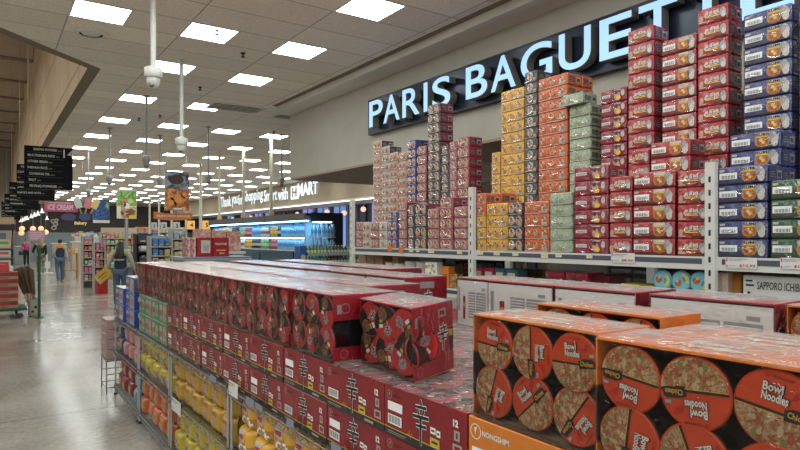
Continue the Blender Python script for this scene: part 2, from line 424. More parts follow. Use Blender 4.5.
grille(4.9, 6.3, 11.3, 11.9, 'wide slotted air grille in the ceiling past the shopfront corner')
# round ceiling speaker / diffuser
sx, sy = on_z(91, 32, H)
o = empty('ceiling_diffuser', (sx, sy, H), 'round white air diffuser in the ceiling near the slanted edge', 'vent')
a = MB(); a.lathe([(.19, 0), (.185, -.02), (.13, -.03)], TAUPED, 28); a.build('outer_ring', o)
a = MB(); a.lathe([(.12, -.012), (.10, -.03), (.02, -.034)], TAUPED, 24); a.disc((0, 0, -.034), (1, 0, 0), (0, -1, 0), .02, TAUPED); a.build('inner_cone', o)
a = MB(); a.disc((0, 0, -.006), (1, 0, 0), (0, -1, 0), .185, SLOT); a.build('throat', o)

# ---------- ceiling lights ----------
PANEL_E = emis('lit_diffuser', (.93, 1.0, .97), 13.0)
hx = .30
fr = MB()
for s_ in (-1, 1):
    fr.box(-hx, hx, s_ * .287 - .013, s_ * .287 + .013, -.008, -.001, TAUPED); fr.box(s_ * .287 - .013, s_ * .287 + .013, -.274, .274, -.008, -.001, TAUPED)
fr_me = fr.mesh('light_frame')
df = MB(); df.poly([(-.274, -.274, -.005), (-.274, .274, -.005), (.274, .274, -.005), (.274, -.274, -.005)], PANEL_E); df_me = df.mesh('diffuser')
colx = [1.055 + 1.2192 * i for i in range(-6, 10)]
rows = [-3.5, -1.65, .18, 2.0, 3.83, 5.66, 7.49, 9.32, 11.76, 14.2, 16.64, 19.08, 21.52, 23.96, 26.4, 28.84, 31.28, 33.72, 36.16, 38.6, 41.04, 43.5, 46.0]
names_c = ['row nearest the slanted roof edge'] + ['%s row from the open roof edge' % ORD[i] for i in range(1, 8)] + ['second row from the greeting wall', 'row beside the greeting wall']
for cj, x in enumerate(colx):
    k = 0; ci = cj - 6
    for y in rows:
        if y > x + 8.1 and x < 1.5: continue
        if x > 4.4 and y < 12.5: continue
        if x > 11.5: continue
        fd = x * SY + y * CY
        if fd > .5:
            u = 400 + FPX * (x * CY - y * SY) / fd; v = 237.5 - FPX * 2.54 / fd
        else: u = v = -999
        seen = -30 < u < 830 and v > -25
        if not seen and y > 9: continue
        if not seen: lab = 'ceiling light out of view, %s column from the left wall, %s from the rear' % (ORD[cj], ORD[rows.index(y)])
        else:
            lab = 'lit ceiling panel, %s from the front, %s' % (ORD[k], names_c[max(ci, 0)]); k += 1
        o = empty('ceiling_light', (x, y, H), lab, 'light', 'square ceiling lights')
        obj('light_frame', fr_me, o); obj('diffuser', df_me, o)

# sprinklers
spk = MB(); spk.lathe([(.035, 0), (.03, -.012), (.012, -.016), (.012, -.05), (.03, -.052), (.03, -.058)], SLOT, 10); spk.disc((0, 0, -.058), (1, 0, 0), (0, -1, 0), .03, SLOT, 10)
spk_me = spk.mesh('ceiling_sprinkler')
for (u, v, lab) in ((217, 30, 'small sprinkler head overlapping the edge of a lit panel'), (243, 53, 'small sprinkler head between two lit panels by the beam'), (200, 87, 'small sprinkler head beside the camera pole'),
                    (160, 115, 'small sprinkler head on plain tiles past the dome camera'), (139, 118, 'tiny dark sprinkler left of the thin pole'), (274, 131, 'sprinkler head near the air grilles')):
    x, y = on_z(u, v, H); o = obj('ceiling_sprinkler', spk_me, None, (x, y, H)); tag(o, lab, 'sprinkler')

# lamps hung in the high roof bay over the left aisles
for i, (x, y) in enumerate(((-3.2, 13.2), (-3.2, 20), (-3.2, 26.8), (-3.2, 33.6), (-3.2, 40.4), (-6.5, 16.6), (-6.5, 23.4), (-6.5, 30.2))):
    o = empty('ceiling_light', (x, y, 6.9), 'long suspended lamp in the high roof bay, %s of its rows' % ORD[i], 'light', 'suspended lamps in the high bay')
    m = MB(); m.box(-.30, .30, -.8, .8, .0, .08, TAUPED); m.build('lamp_housing', o); m = MB(); m.poly([(-.28, -.78, -.002), (-.28, .78, -.002), (.28, .78, -.002), (.28, -.78, -.002)], emis('lit_high_bay', (1.0, .93, .82), 40)); m.build('diffuser', o)
    for s_ in (-.6, .6): m = MB(); m.cyl((0, s_, .08), (0, s_, .78 if False else 1.5), .006, STEEL, n=6); m.build('hanging_wire', o)
# =====================================================================
# SIGNS, POLES AND CAMERAS
# =====================================================================
NAVY = mat('sign_navy', (.018, .028, .055), .3, metal=.3)
LETTER = emis('lit_letter_blue', (.36, .60, .95), .80)
RETURN = mat('letter_return', (.18, .165, .14), .55)
NX = Vector((0, -1, 0)); UZ = Vector((0, 0, 1)); EX = Vector((1, 0, 0))
# shop sign: board with fourteen separate built-up letters
sg = empty('shop_sign', (4.9, 4.4, EYE + 1.63), 'long navy shop sign with lit blue PARIS BAGUETTE letters on the taupe wall', 'sign')
bd = MB(); y0, y1 = .55, 8.03
bd.box(.02, .09, y0 - 4.4, y1 - 4.4, -.02, .50, NAVY); bd.box(.015, .095, y0 - 4.4, y1 - 4.4, .497, .512, DARK); bd.box(.015, .095, y0 - 4.4, y1 - 4.4, -.03, -.018, DARK)
bd.build('sign_board', sg)
LT = [('P', 369.8, 383.3), ('A', 384, 400.3), ('R', 403, 420.3), ('I', 424.3, 428.2), ('S', 433, 451), ('B', 466.5, 488), ('A', 491.5, 516.5), ('G', 521.5, 553), ('U', 559.5, 591.5), ('E', 600.2, 633), ('T', 639.5, 678)]
XL = 4.79
spans = [(c, y_at(a, XL), y_at(b, XL)) for c, a, b in LT]
spans += [('T', y_at(686, XL), y_at(731, XL)), ('E', y_at(741, XL), y_at(795, XL))]
for c, ya, yb in spans:
    m = MB(); m.text(c, (XL - 4.9, ya - 4.4, .035), NX, UZ, LETTER, h=.385, w=abs(ya - yb), bold=.012, depth=.012, side=RETURN, res=8)
    m.text(c, (XL - 4.9 + .10, ya - 4.4, .035), NX, UZ, RETURN, h=.385, w=abs(ya - yb), bold=.012, depth=.098, side=RETURN, res=8)
    m.build('letter', sg)

# greeting on the far right wall: separate lit words
WL = emis('lit_letter_white', (.80, .93, 1.0), .95)
gr = empty('wall_lettering', (11.7, 30, EYE + 1.85), 'white lit greeting Thank you for Shopping Smart with H MART on brown wall', 'sign')
def word(t, u0, u1, vb, h, nm='word', bold=.010):
    ya, z = on_x(u0, vb, 11.72); yb = y_at(u1, 11.72)
    m = MB(); m.text(t, (.0, ya - 30, 1.85 - 1.85 + (z - EYE - 1.85)), NX, UZ, WL, h=h, w=ya - yb, bold=bold, depth=.05, side=WHITE); m.build(nm, gr)
word('Thank', 222.0, 232.0, 207.4, .62); word('you', 233, 238.6, 207.6, .62); word('for', 239.4, 243.6, 205.3, .60)
word('Shopping', 245, 264.0, 205.4, .80); word('Smart', 265.2, 278.2, 201.8, .58); word('with', 279.4, 289.0, 200.6, .58)
word('MART', 299.0, 319.4, 196.4, .58, bold=.03)
m = MB(); ya, zz = on_x(291.2, 199.6, 11.72); yb = y_at(298.2, 11.72)
m.box(0, .05, yb - 30, ya - 30, zz - EYE - 1.85, zz - EYE - 1.85 + .60, WL)
m.text('H', (-.004, ya - 30 - .12, zz - EYE - 1.85 + .1), NX, UZ, mat('warm_brown_wall', (.40, .315, .225)), h=.42, w=(ya - yb) * .7, bold=.05); m.build('square_emblem', gr)

# aisle boards
BOARD = mat('board_black', (.007, .008, .009), .8, spec=.15); BW = mat('board_white', (.62, .62, .60), .6)
LINE = mat('board_line', (.10, .10, .10), .6)
def aisle_board(x0, x1, Y, zt, zb, lines, num, label):
    o = empty('aisle_sign', ((x0 + x1) / 2, Y, zb), label, 'sign', 'hanging aisle signs')
    w = x1 - x0; h = zt - zb
    b = MB(); b.cbox(-w / 2, w / 2, -.03, .03, 0, h, BOARD, .01); b.build('board', o)
    t = MB(); n = len(lines)
    for i, (tx, off, lw) in enumerate(lines):
        zz = h - (i + .72) * h / n
        if tx: t.text(tx, (-w / 2 + off * w, -.033, zz), EX, UZ, BW, h=.055 * h / .98, w=lw * w, bold=.015)
        t.rect((0, -.032, 0), EX, UZ, -w / 2 + .04, w / 2 - .2 * w, zz - .045, zz - .04, LINE)
        if lw < .75: t.rect((0, -.032, 0), EX, UZ, -w / 2 + (off + lw + .02) * w, -w / 2 + (off + lw + .10) * w, zz, zz + .03, LINE)
    t.build('lettering', o)
    if num:
        q = MB(); q.text(num, (w * .30, -.034, h * .76), EX, UZ, BW, h=h * .20); q.build('aisle_number', o)
    for s_ in (-.42, .42): c = MB(); c.cyl((s_ * w, 0, h), (s_ * w, 0, (8.4 if (x0 + x1) / 2 + s_ * w < 1.3 else H) - zb), .006, STEEL, n=6); c.build('hanging_wire', o)
L1 = [('BAKING POWDER', .19, .48), ('MULTIGRAIN RICE', .07, .55), ('OTHER BEAN', .07, .40), ('INDIAN RICE', .07, .40), ('COOKING OIL', .10, .42), ('SALT', .09, .15), ('FRYING POWDER', .11, .56)]
LB = [('', 0, .3), ('OIL', .02, .2), ('', 0, 0), ('NOODLE', .04, .35), ('SAUCE', .03, .3), ('VINEGAR', .02, .45), ('', 0, 0)]
L2 = [('TEA', .1, .2), ('COFFEE', .02, .3), ('', 0, 0), ('HONEY', .02, .3), ('JAM', .02, .2), ('SNACKS AND NUTS', .02, .6), ('', 0, 0)]
aisle_board(.69, 1.66, 16, 3.74, 2.76, L1, '14', 'front black aisle board with number 14 and white food names')
aisle_board(.69, 1.64, 20.2, 3.74, 2.72, L2, '', 'second black aisle board just behind the front one')
aisle_board(.69, 1.64, 27, 3.75, 2.72, LB, '', 'third black aisle board back along the walkway')
aisle_board(.69, 1.64, 34.5, 3.75, 2.7, LB, '', 'fourth black aisle board back, mostly hidden by nearer boards')
aisle_board(.69, 1.64, 42, 3.75, 2.7, L2, '', 'farthest black aisle board at the left edge')

# ice cream sign with lolly shapes
PINK = mat('sign_pink', (.62, .10, .21), .5)
def on(u, v, Y): x, z = on_y(u, v, Y); return x, z
Y = 22.0
x0, zt = on(44, 203.4, Y); x1, zb = on(78, 212.2, Y); xm, _ = on(77, 200, Y)
o = empty('hanging_sign', ((x0 + x1) / 2, Y, zb), 'pink hanging sign reading ICE CREAM with lolly cut-outs at its end', 'sign')
cx = (x0 + x1) / 2
a = MB(); a.cbox(x0 - cx, x1 - cx, -.03, .03, 0, zt - zb + .05, PINK, .01); a.build('board', o)
a = MB(); a.text('ICE CREAM', (x0 - cx + .10, -.033, .06), EX, UZ, WHITE, h=.17, w=(x1 - x0) * .74, bold=.03); a.rect((0, -.033, 0), EX, UZ, x0 - cx + .12, x0 - cx + .75, .27, .30, mat('pale_pink', (.75, .45, .52), .5)); a.build('lettering', o)
def lolly(px, col, tilt, mint=False):
    m = MB(); ca, sa = math.cos(tilt), math.sin(tilt)
    R = Matrix(((ca, 0, sa, px), (0, 1, 0, -.06), (-sa, 0, ca, .06), (0, 0, 0, 1))) @ Matrix.Scale(.78, 4); m.X = R
    pts = [(-.13, .1), (.13, .1), (.13, .42)] + [(.13 * math.cos(t * PI / 8), .42 + .13 * math.sin(t * PI / 8)) for t in range(1, 8)] + [(-.13, .42)]
    m.shape((0, -.02, 0), EX, UZ, pts, col); m.shape((0, .02, 0), -EX, UZ, pts, col)
    n = len(pts)
    for i in range(n):
        p, q = pts[i], pts[(i + 1) % n]; m.poly([(p[0], -.02, p[1]), (p[0], .02, p[1]), (q[0], .02, q[1]), (q[0], -.02, q[1])], col)
    m.box(-.03, .03, -.01, .01, -.14, .1, KRAFT)
    m.build('ice_lolly', o)
lolly(x1 - cx + .06, mat('mint', (.52, .62, .56), .5), -.30); lolly(x1 - cx + .22, mat('lolly_pink', (.62, .20, .25), .5), .25); lolly(x1 - cx + .40, mat('lolly_yellow', (.66, .50, .18), .5), .42)
for s_ in (-.5, .6): a = MB(); a.cyl((s_, 0, zt - zb), (s_, 0, H - zb), .006, STEEL, n=6); a.build('hanging_wire', o)

# photo banners
def banner(u0, u1, v0, v1, Y, label, paint, pole_to=None, wires=True, pole_r=.05):
    x0, zt = on(u0, v0, Y); x1, zb = on(u1, v1, Y); cx = (x0 + x1) / 2; w = x1 - x0; h = zt - zb
    base = (cx, Y, 0 if pole_to is not None else zb)
    o = empty('photo_banner', base, label, 'sign'); dz = zb - base[2]
    a = MB(); a.box(-w / 2, w / 2, -.02, .02, dz, dz + h, WHITE); paint(a, w, h, dz); a.build('photo_panel', o)
    c = MB()
    if pole_to is not None: c.cyl((0, .04, 0), (0, .04, dz + h * .3), pole_r, STEEL, n=10); c.cyl((0, .04, 0), (0, .04, .04), .25, STEEL, n=16); c.build('pole', o)
    else:
        for s_ in (-.4, .4): c = MB(); c.cyl((s_ * w, 0, dz + h), (s_ * w, 0, H - zb), .006, STEEL, n=6); c.build('hanging_wire', o)
    return o
GRN = two_tone('salad_green', (.06, .16, .03), (.30, .50, .12), 9, .5, .40, .6)
SEED = two_tone('nut_photo', (.16, .06, .02), (.62, .40, .20), 7, .5, .4, .58, (.75, .66, .5))
BLUEB = two_tone('blueberry_photo', (.015, .035, .12), (.06, .16, .42), 10, .5, .42, .6)
FOODP = two_tone('orange_food_photo', (.30, .06, .02), (.72, .28, .06), 7, .5, .38, .6, (.85, .55, .25))
DGREY = two_tone('dark_photo', (.03, .03, .04), (.35, .36, .42), 4, .5, .42, .6)
def F(a, w, h, dz, x0, x1, z0, z1, m, k=1): a.rect((0, -.0215 - .002 * k, dz), EX, UZ, (x0 - .5) * w, (x1 - .5) * w, z0 * h, z1 * h, m)
def salad(a, w, h, dz):
    F(a, w, h, dz, 0, 1, 0, 1, mat('banner_cream', (.70, .68, .55), .5)); F(a, w, h, dz, .02, .98, .45, .98, GRN, 2); F(a, w, h, dz, .2, .98, .02, .42, SEED, 2); F(a, w, h, dz, .6, .98, .02, .12, YELL, 3)
    for (x, z, r, m) in ((.3, .5, .16, SEED), (.5, .45, .16, WHITE), (.42, .62, .12, mat('radish', (.6, .2, .12), .5)), (.72, .25, .17, mat('seed_dark', (.20, .09, .04), .5)), (.68, .62, .14, mat('leaf_light', (.45, .6, .2), .5)), (.3, .22, .12, SEED)):
        a.disc(((x - .5) * w, -.031, dz + z * h), EX, UZ, r * w, m, 14)
banner(116.8, 136.4, 190, 218.8, 20.0, 'salad and seed photo banner on a grey pole', salad, pole_to=0)
def berries(a, w, h, dz):
    F(a, w, h, dz, 0, 1, 0, 1, BLUEB); F(a, w, h, dz, 0, 1, 0, .12, WHITE, 2); F(a, w, h, dz, .7, .95, .55, .9, GRN, 2)
    rr = random.Random(3)
    for i in range(16): a.disc(((rr.random() * .8 - .4) * w, -.03 - .0005 * i, dz + (.2 + rr.random() * .7) * h), EX, UZ, .11 * w, (BLUEB, mat('berry', (.03, .08, .26), .4))[i % 2], 12)
banner(93, 109.5, 199.5, 223, 24.0, 'blueberry photo banner hanging right of the ice cream sign', berries)
def food(a, w, h, dz):
    F(a, w, h, dz, 0, 1, 0, 1, DGREY); F(a, w, h, dz, 0, 1, 0, .55, FOODP, 2)
    a.disc((-.02 * w, -.03, dz + .80 * h), EX, UZ, .30 * w, mat('pot_brown', (.05, .025, .02), .4), 18, ry=.13 * h)
    for (x, z, r) in ((.55, .3, .30), (.25, .2, .22), (.8, .42, .16)): a.disc(((x - .5) * w, -.031, dz + z * h), EX, UZ, r * w, FOODP, 18); a.disc(((x - .5) * w, -.033, dz + z * h), EX, UZ, r * .6 * w, mat('food_orange', (.75, .30, .07), .5), 16)
    F(a, w, h, dz, .35, .7, .03, .07, WHITE, 6)
banner(164.6, 188.8, 171, 211, 19.0, 'tall poster of a dark pot and orange food above customer service', food)
# customer service sign, shallow arc
Y = 19.3
x0, zt = on(153.5, 211.5, Y); x1, zb = on(192, 220.5, Y); cx = (x0 + x1) / 2
o = empty('hanging_sign', (cx, Y, zb), 'orange curved sign reading CUSTOMER SERVICE', 'sign'); w = x1 - x0; h = zt - zb
OSIGN = mat('sign_orange', (.62, .17, .03), .5)
a = MB(); top = []; bot = []
for i in range(13):
    t = i / 12; x = -w / 2 + t * w; s_ = -.18 * h * (1 - (2 * t - 1) ** 2); top.append((x, h + s_)); bot.append((x, .16 * h + s_))
for i in range(12):
    p = [top[i], top[i + 1], bot[i + 1], bot[i]]
    a.poly([(q[0], -.03, q[1]) for q in p[::-1]], OSIGN); a.poly([(q[0], .03, q[1]) for q in p], OSIGN)
    a.poly([(top[i][0], -.03, top[i][1]), (top[i + 1][0], -.03, top[i + 1][1]), (top[i + 1][0], .03, top[i + 1][1]), (top[i][0], .03, top[i][1])], OSIGN)
    a.poly([(bot[i][0], -.03, bot[i][1]), (bot[i + 1][0], -.03, bot[i + 1][1]), (bot[i + 1][0], .03, bot[i + 1][1]), (bot[i][0], .03, bot[i][1])], OSIGN)
a.build('board', o)
a = MB(); a.text('CUSTOMER SERVICE', (0, -.034, .36 * h), EX, UZ, WHITE, h=.26 * h, w=.86 * w, bold=.03, align='c'); a.build('lettering', o)
for s_ in (-.35, .35): a = MB(); a.cyl((s_ * w, 0, .8 * h), (s_ * w, 0, H - zb), .006, STEEL, n=6); a.build('hanging_wire', o)

# dome cameras on poles
CW = mat('camera_white', (.66, .65, .61), .4); CG = mat('camera_grey', (.30, .30, .29), .4)
def dome_cam(d, u, vb, label, white=True, r=None):
    r = r or (.088 if white else .072)
    lat = (u - 400) / FPX * d; x = lat * CY + d * SY; y = -lat * SY + d * CY; z = EYE + (237.5 - vb) * d / FPX
    o = empty('ceiling_dome_camera', (x, y, z), label, 'camera', 'security cameras on ceiling poles'); m = CW if white else CG
    a = MB(); a.cyl((0, 0, .21), (0, 0, H - z), .027 if d < 9 else .02, m, n=12); a.cyl((0, 0, H - z - .02), (0, 0, H - z), .06, m, n=14); a.build('pole', o)
    a = MB(); a.lathe([(.03, .23), (.055, .22), (r, .205), (r, .12), (r * .9, .11)], m, 20); a.build('housing', o)
    a = MB(); a.lathe([(r * .78, .115), (r * .76, .07), (r * .6, .03), (r * .3, .005), (0.001, 0)], m, 20); a.build('dome', o)
    a = MB(); a.lathe([(0.001, 0), (.022, .001), (.022, .02)], BLACK, 12); ob = a.build('lens', o, (-r * .25, -r * .42, .02), (1.05, 0, -.5))
    a = MB(); a.box(-.03, .03, -r * .62, -r * .56, .06, .07, BLACK); a.build('lens_slot', o)
dome_cam(6.2, 153.3, 88.5, 'nearest white dome camera on a thick ceiling pole')
dome_cam(8.586, 181.5, 153, 'white dome camera on a pole, second nearest')
dome_cam(10.75, 146.5, 168, 'grey dome camera on a thin pole right of the farther banner', False)
dome_cam(13.9, 109.6, 185, 'grey dome camera above the salad banner', False)
dome_cam(17.4, 88.5, 197, 'grey dome camera on a pole above the blueberry banner', False)
dome_cam(14.9, 160, 186, 'grey dome camera beside the tall food poster', False)
dome_cam(13.75, 208.4, 184, 'grey dome camera between two pale power poles', False)
dome_cam(14.8, 281.7, 186, 'grey dome camera near the word with on the far wall', False)

# pale power poles standing on the drink cases
POLE = mat('pole_cream', (.60, .56, .44), .5)
for (x, y, lab) in ((5.96, 14.45, 'thick cream power pole from the drink case, nearest to the black panel'), (6.02, 16.6, 'cream power pole in the middle of the drink cases'), (5.87, 18.3, 'cream power pole crossing the word Thank at the far end of drink cases'), (6.1, 21.1, 'cream power pole just beyond the drink cases')):
    zb = 2.17 if y < 18 else (2.17 if y < 19 else 0)
    o = empty('power_pole', (x, y, zb), lab, 'pole', 'power poles')
    a = MB(); a.box(-.032, .032, -.032, .032, 0, H - zb, POLE); a.build('pole_shaft', o)
    a = MB(); a.box(-.06, .06, -.06, .06, 0, .12, mat('pole_tan', (.62, .42, .22), .5)); a.build('pole_base', o)

# checkout lane numbers
for (n, u, d, top, colr, lab) in (('1', 149.6, 27, 3.3, 0, 'grey checkout number sign 1 on a cream pole'), ('2', 159, 25.5, 3.3, 0, 'grey checkout number sign 2 on a cream pole'), ('3', 171.6, 24, 2.75, 0, 'grey checkout number sign 3 under the customer service sign'),
                              ('4', 186.0, 22.5, 2.75, 1, 'orange checkout number sign 4 on a short pole'), ('5', 201, 21.8, H, 1, 'orange checkout number sign on a full height cream pole')):
    lat = (u - 400) / FPX * d; x = lat * CY + d * SY; y = -lat * SY + d * CY
    o = empty('lane_sign', (x, y, 0), lab, 'sign', 'checkout lane numbers')
    a = MB(); a.cyl((0, 0, 0), (0, 0, top), .04, POLE, n=10); a.cyl((0, 0, 0), (0, 0, .04), .16, POLE, n=14); a.build('pole', o)
    cm = emis('lane_lit', (.80, .42, .10), .55) if colr else mat('lane_grey', (.45, .46, .45), .5)
    zc = EYE + (237.5 - (226 if colr == 0 else 225)) * d / FPX
    a = MB(); a.cbox(.06, .30, -.1, .1, zc - .16, zc + .16, cm, .01); a.text(n, (.18, -.102, zc - .08), EX, UZ, BLACK, h=.16, bold=.03, align='c'); a.build('number_box', o)
# =====================================================================
# RIGHT-HAND RACKING AND THE STACKED NOODLE MULTIPACKS
# =====================================================================
XS = 3.6; DECKZ = 1.536
DKB = mat('deck_board', (.34, .31, .27), .7); CHAN = mat('price_channel', (.085, .095, .12), .3)
def rack(ya, yb, label, left=True, right=False):
    """one bay: ya is the far end, yb the near end"""
    o = empty('shelving_rack', (XS, (ya + yb) / 2, 0), label, 'shelf', 'bays of white shelving'); c = (ya + yb) / 2
    ups = ([ya] if left else []) + ([yb] if right else [])
    for y in ups:
        for x in (-.02, .62):
            m = MB(); m.box(x - .02, x + .02, y - c - .03, y - c + .03, 0, 2.10, WMETAL)
            for k in range(22): m.rect((x - .021, y - c, .30 + k * .08), NX, UZ, -.007, .007, 0, .035, BLACK)
            m.build('upright', o)
    for z in (DECKZ, 1.17, .62, .18):
        m = MB(); m.box(-.015, .02, yb - c + .03, ya - c - .03, z - .082, z - .002, WMETAL); m.rect((-.0165, 0, 0), NX, UZ, -(ya - c - .06), -(yb - c + .06), z - .047, z - .014, CHAN); m.build('front_beam', o)
        m = MB(); m.box(.022, .62, yb - c + .03, ya - c - .03, z - .03, z - .002, DKB); m.build('shelf_deck', o)
    m = MB(); m.box(.60, .64, yb - c + .03, ya - c - .03, .2, 1.45, DARK) if False else m.box(.60, .62, yb - c + .03, ya - c - .03, 1.0, 1.08, WMETAL); m.build('back_brace', o)
rack(6.20, 4.06, 'farthest bay of white shelving, holding pink, blue and black noodle packs')
rack(4.06, 1.906, 'middle bay of white shelving, holding yellow, orange, green and red noodle packs')
rack(1.906, -.24, 'nearest bay of white shelving, holding blue and green noodle packs', True, True)

PC = {'red': (.44, .030, .030), 'crimson': (.30, .012, .035), 'pink': (.52, .20, .20), 'peach': (.66, .40, .34), 'orange': (.68, .13, .025), 'yellow': (.80, .42, .02), 'green': (.36, .44, .29),
      'blue': (.05, .06, .20), 'royal': (.02, .06, .33), 'forest': (.04, .12, .055), 'black': (.035, .035, .04), 'grey': (.06, .06, .066), 'white': (.66, .60, .56), 'rose': (.46, .08, .10)}
def pmat(c): return mat('pack_' + c, tuple(q * .82 for q in PC[c]), .38, coat=1.0, bump=1.0, bscale=18, var=.42, vscale=70)
PALE = mat('pack_pale', (.50, .46, .41), .4, coat=1.0, bump=1.0, bscale=18, var=.25, vscale=90); BOWLR = mat('bowl_rim', (.40, .20, .06), .4, coat=1.0, bump=1.0, bscale=18); BOWLI = two_tone('bowl_soup', (.34, .06, .02), (.50, .22, .05), 70, .4, .4, .6)
SKIN_P = mat('print_peach', (.50, .29, .21), .45, var=.3, vscale=90); STRIP = mat('pack_dark_strip', (.05, .035, .035), .4); GLAREFOLD = film_mat('film_glare_fold', base=.10, scale=30, strength=.1, rough=.18, haze=.25)
GREYB = mat('print_silver', (.30, .30, .32), .35, coat=1, bump=1.0, bscale=18, var=.4, vscale=80)
SIDEDK = {'red': 'crimson', 'orange': 'orange', 'yellow': 'yellow', 'pink': 'crimson', 'peach': 'black', 'black': 'crimson', 'royal': 'royal', 'blue': 'blue', 'forest': 'forest', 'green': 'green', 'crimson': 'crimson', 'grey': 'black', 'white': 'black', 'rose': 'crimson'}
rp = random.Random(11)
def pack_mesh(kind, style, w, h, dep, side=None):
    m = MB(); base = pmat(kind); hh = h - .002
    m.cbox(0, dep, -w / 2, w / 2, 0, hh, base, .007, .004)
    o = (-.0056, w / 2, 0); B = lambda x0, x1, y0, y1, mm, k=0: m.rect((o[0] - .0004 * k, o[1], 0), NX, UZ, x0 * w, x1 * w, y0 * hh, y1 * hh, mm)
    D = lambda x, y, r, mm, k=0, ry=None, n=16: m.disc((o[0] - .0004 * k, o[1] - x * w, y * hh), NX, UZ, r * hh, mm, n, ry=None if ry is None else ry * hh)
    if style == 'bar':      # barcode on the left, bowl and title on the right
        B(.05, .42, .30, .66, PAPER, 1)
        for i in range(14): B(.09 + i * .021, .09 + i * .021 + (.012 if i % 3 else .006), .33, .52, BLACK, 2)
        B(.03, .97, .06, .16, STRIP, 1); B(.05, .16, .74, .86, PALE, 1)
        D(.66, .44, .40, BOWLR, 1); D(.66, .44, .33, BOWLI, 2); D(.64, .5, .10, PALE, 3); D(.68, .36, .09, YELL, 3)
        B(.52, .80, .74, .92, PALE, 3); B(.53, .79, .66, .72, YELL, 3)
        if kind == 'blue': m.text('RUMI', (o[0] - .002, w / 2 - .53 * w, .75 * hh), NX, UZ, BLACK, h=.15 * hh, w=.26 * w, bold=.03)
        D(.86, .62, .22, GREYB, 1, .30); D(.90, .30, .18, PALE, 2, .22); D(.93, .55, .12, PALE, 3, .18)
    elif style == 'title':   # the short face: pale ragged title and a silver blob
        pts = [(.22, .50), (.30, .72), (.40, .68), (.52, .80), (.63, .70), (.72, .76), (.74, .50), (.66, .42), (.50, .46), (.36, .38), (.26, .42)]
        m.shape((o[0] - .0004, o[1], 0), NX, UZ, [(a * w, b * hh) for a, b in pts], PALE)
        B(.30, .70, .50, .54, base, 2); B(.38, .42, .5, .72, base, 2); B(.52, .55, .48, .76, base, 2); B(.28, .74, .34, .40, YELL, 2)
        D(.86, .50, .20, GREYB, 1, .28); D(.88, .34, .14, PALE, 2, .18); D(.14, .36, .14, SKIN_P, 1, .22); B(.55, .95, .10, .2, STRIP, 1); B(.06, .30, .12, .18, PALE, 1)
    elif style == 'crimson':
        B(.08, .40, .40, .62, PAPER, 1)
        for i in range(12): B(.11 + i * .023, .11 + i * .023 + .011, .42, .58, BLACK, 2)
        B(.5, .51, .05, .95, STRIP, 1)
        D(.66, .42, .26, SKIN_P, 1, .32); D(.64, .70, .14, STRIP, 2, .16); D(.72, .26, .20, YELL, 3, .16); D(.88, .6, .16, PALE, 1, .24); B(.56, .80, .82, .90, PALE, 1)
    else:                    # illustrated: a row of round motifs
        k = max(1, round(w / .10))
        for i in range(k):
            cx = (i + .5) / k; q = 1.0 / k
            cA, cB = (PALE, BOWLI) if i % 2 == 0 else (SKIN_P, BOWLR)
            if kind == 'green': cA, cB = PALE, mat('print_soft_green', (.30, .40, .24), .4)
            if kind in ('yellow', 'orange', 'green'): D(cx, .50, .25, cA, 1, .28); D(cx + .08 * q, .40, .19, cB, 2, .18); D(cx - .10 * q, .66, .10, STRIP if kind != 'green' else cB, 3, .08)
            else: D(cx, .52, .36, cA, 1, .38); D(cx + .05 * q, .40, .24, cB, 2, .22); D(cx - .06 * q, .70, .13, STRIP, 3, .10); D(cx + .1 * q, .38, .10, PALE, 4, .10)
            if kind in ('peach', 'white', 'royal'): D(cx + .04 * q, .38, .20, BOWLI, 5, .18); D(cx - .05 * q, .74, .14, PALE, 6, .10)
        B(.03, .97, .02, .07, PALE if kind != 'pink' else pmat('crimson'), 1)
        B(.74, .95, .12, .32, PALE, 2); B(.76, .93, .15, .24, GREYP, 3)
    # near end face
    sd = pmat(side or SIDEDK[kind]); oy = -w / 2 - .0047
    S = lambda x0, x1, y0, y1, mm, k=0: m.rect((0, oy - .0004 * k, 0), EX, UZ, x0 * dep, x1 * dep, y0 * hh, y1 * hh, mm)
    S(.06, .94, .08, .92, sd, 0); S(.12, .5, .25, .70, STRIP, 1); S(.15, .46, .32, .36, GREYB, 2); S(.15, .46, .45, .49, GREYB, 2); S(.15, .40, .58, .62, GREYB, 2); S(.58, .88, .28, .72, GREYB if kind not in ('yellow', 'orange') else SKIN_P, 1); S(.62, .84, .34, .60, STRIP, 2)
    # raised pale film folds, arcs added to imitate lamp glare on the wrap
    r_ = random.Random(rp.randrange(10 ** 6))
    for q in range(3):
        cs, ct = r_.uniform(.15, .85) * w, r_.uniform(.2, .8) * hh; ra, rb_ = r_.uniform(.18, .55) * hh, r_.uniform(.12, .34) * hh; t0 = r_.uniform(0, 6.28); sp_ = r_.uniform(1.2, 3.0); K = 7; vs = []
        for i in range(K + 1):
            a = t0 + sp_ * i / K; yy = min(w * .94, max(w * .06, cs + math.cos(a) * ra * 1.3)); zz = min(hh * .93, max(hh * .07, ct + math.sin(a) * rb_)); wd = .0042 * math.sin(PI * (i + .4) / (K + .8)) + .0008
            for b in range(5):
                e = PI * b / 4; vs.append((-.0068 - math.sin(e) * wd * .9, w / 2 - yy, zz + math.cos(e) * wd))
        m.add(vs, [(i * 5 + b, (i + 1) * 5 + b, (i + 1) * 5 + b + 1, i * 5 + b + 1) for i in range(K) for b in range(4)], GLAREFOLD, True)
    return m.mesh('noodle_multipack')

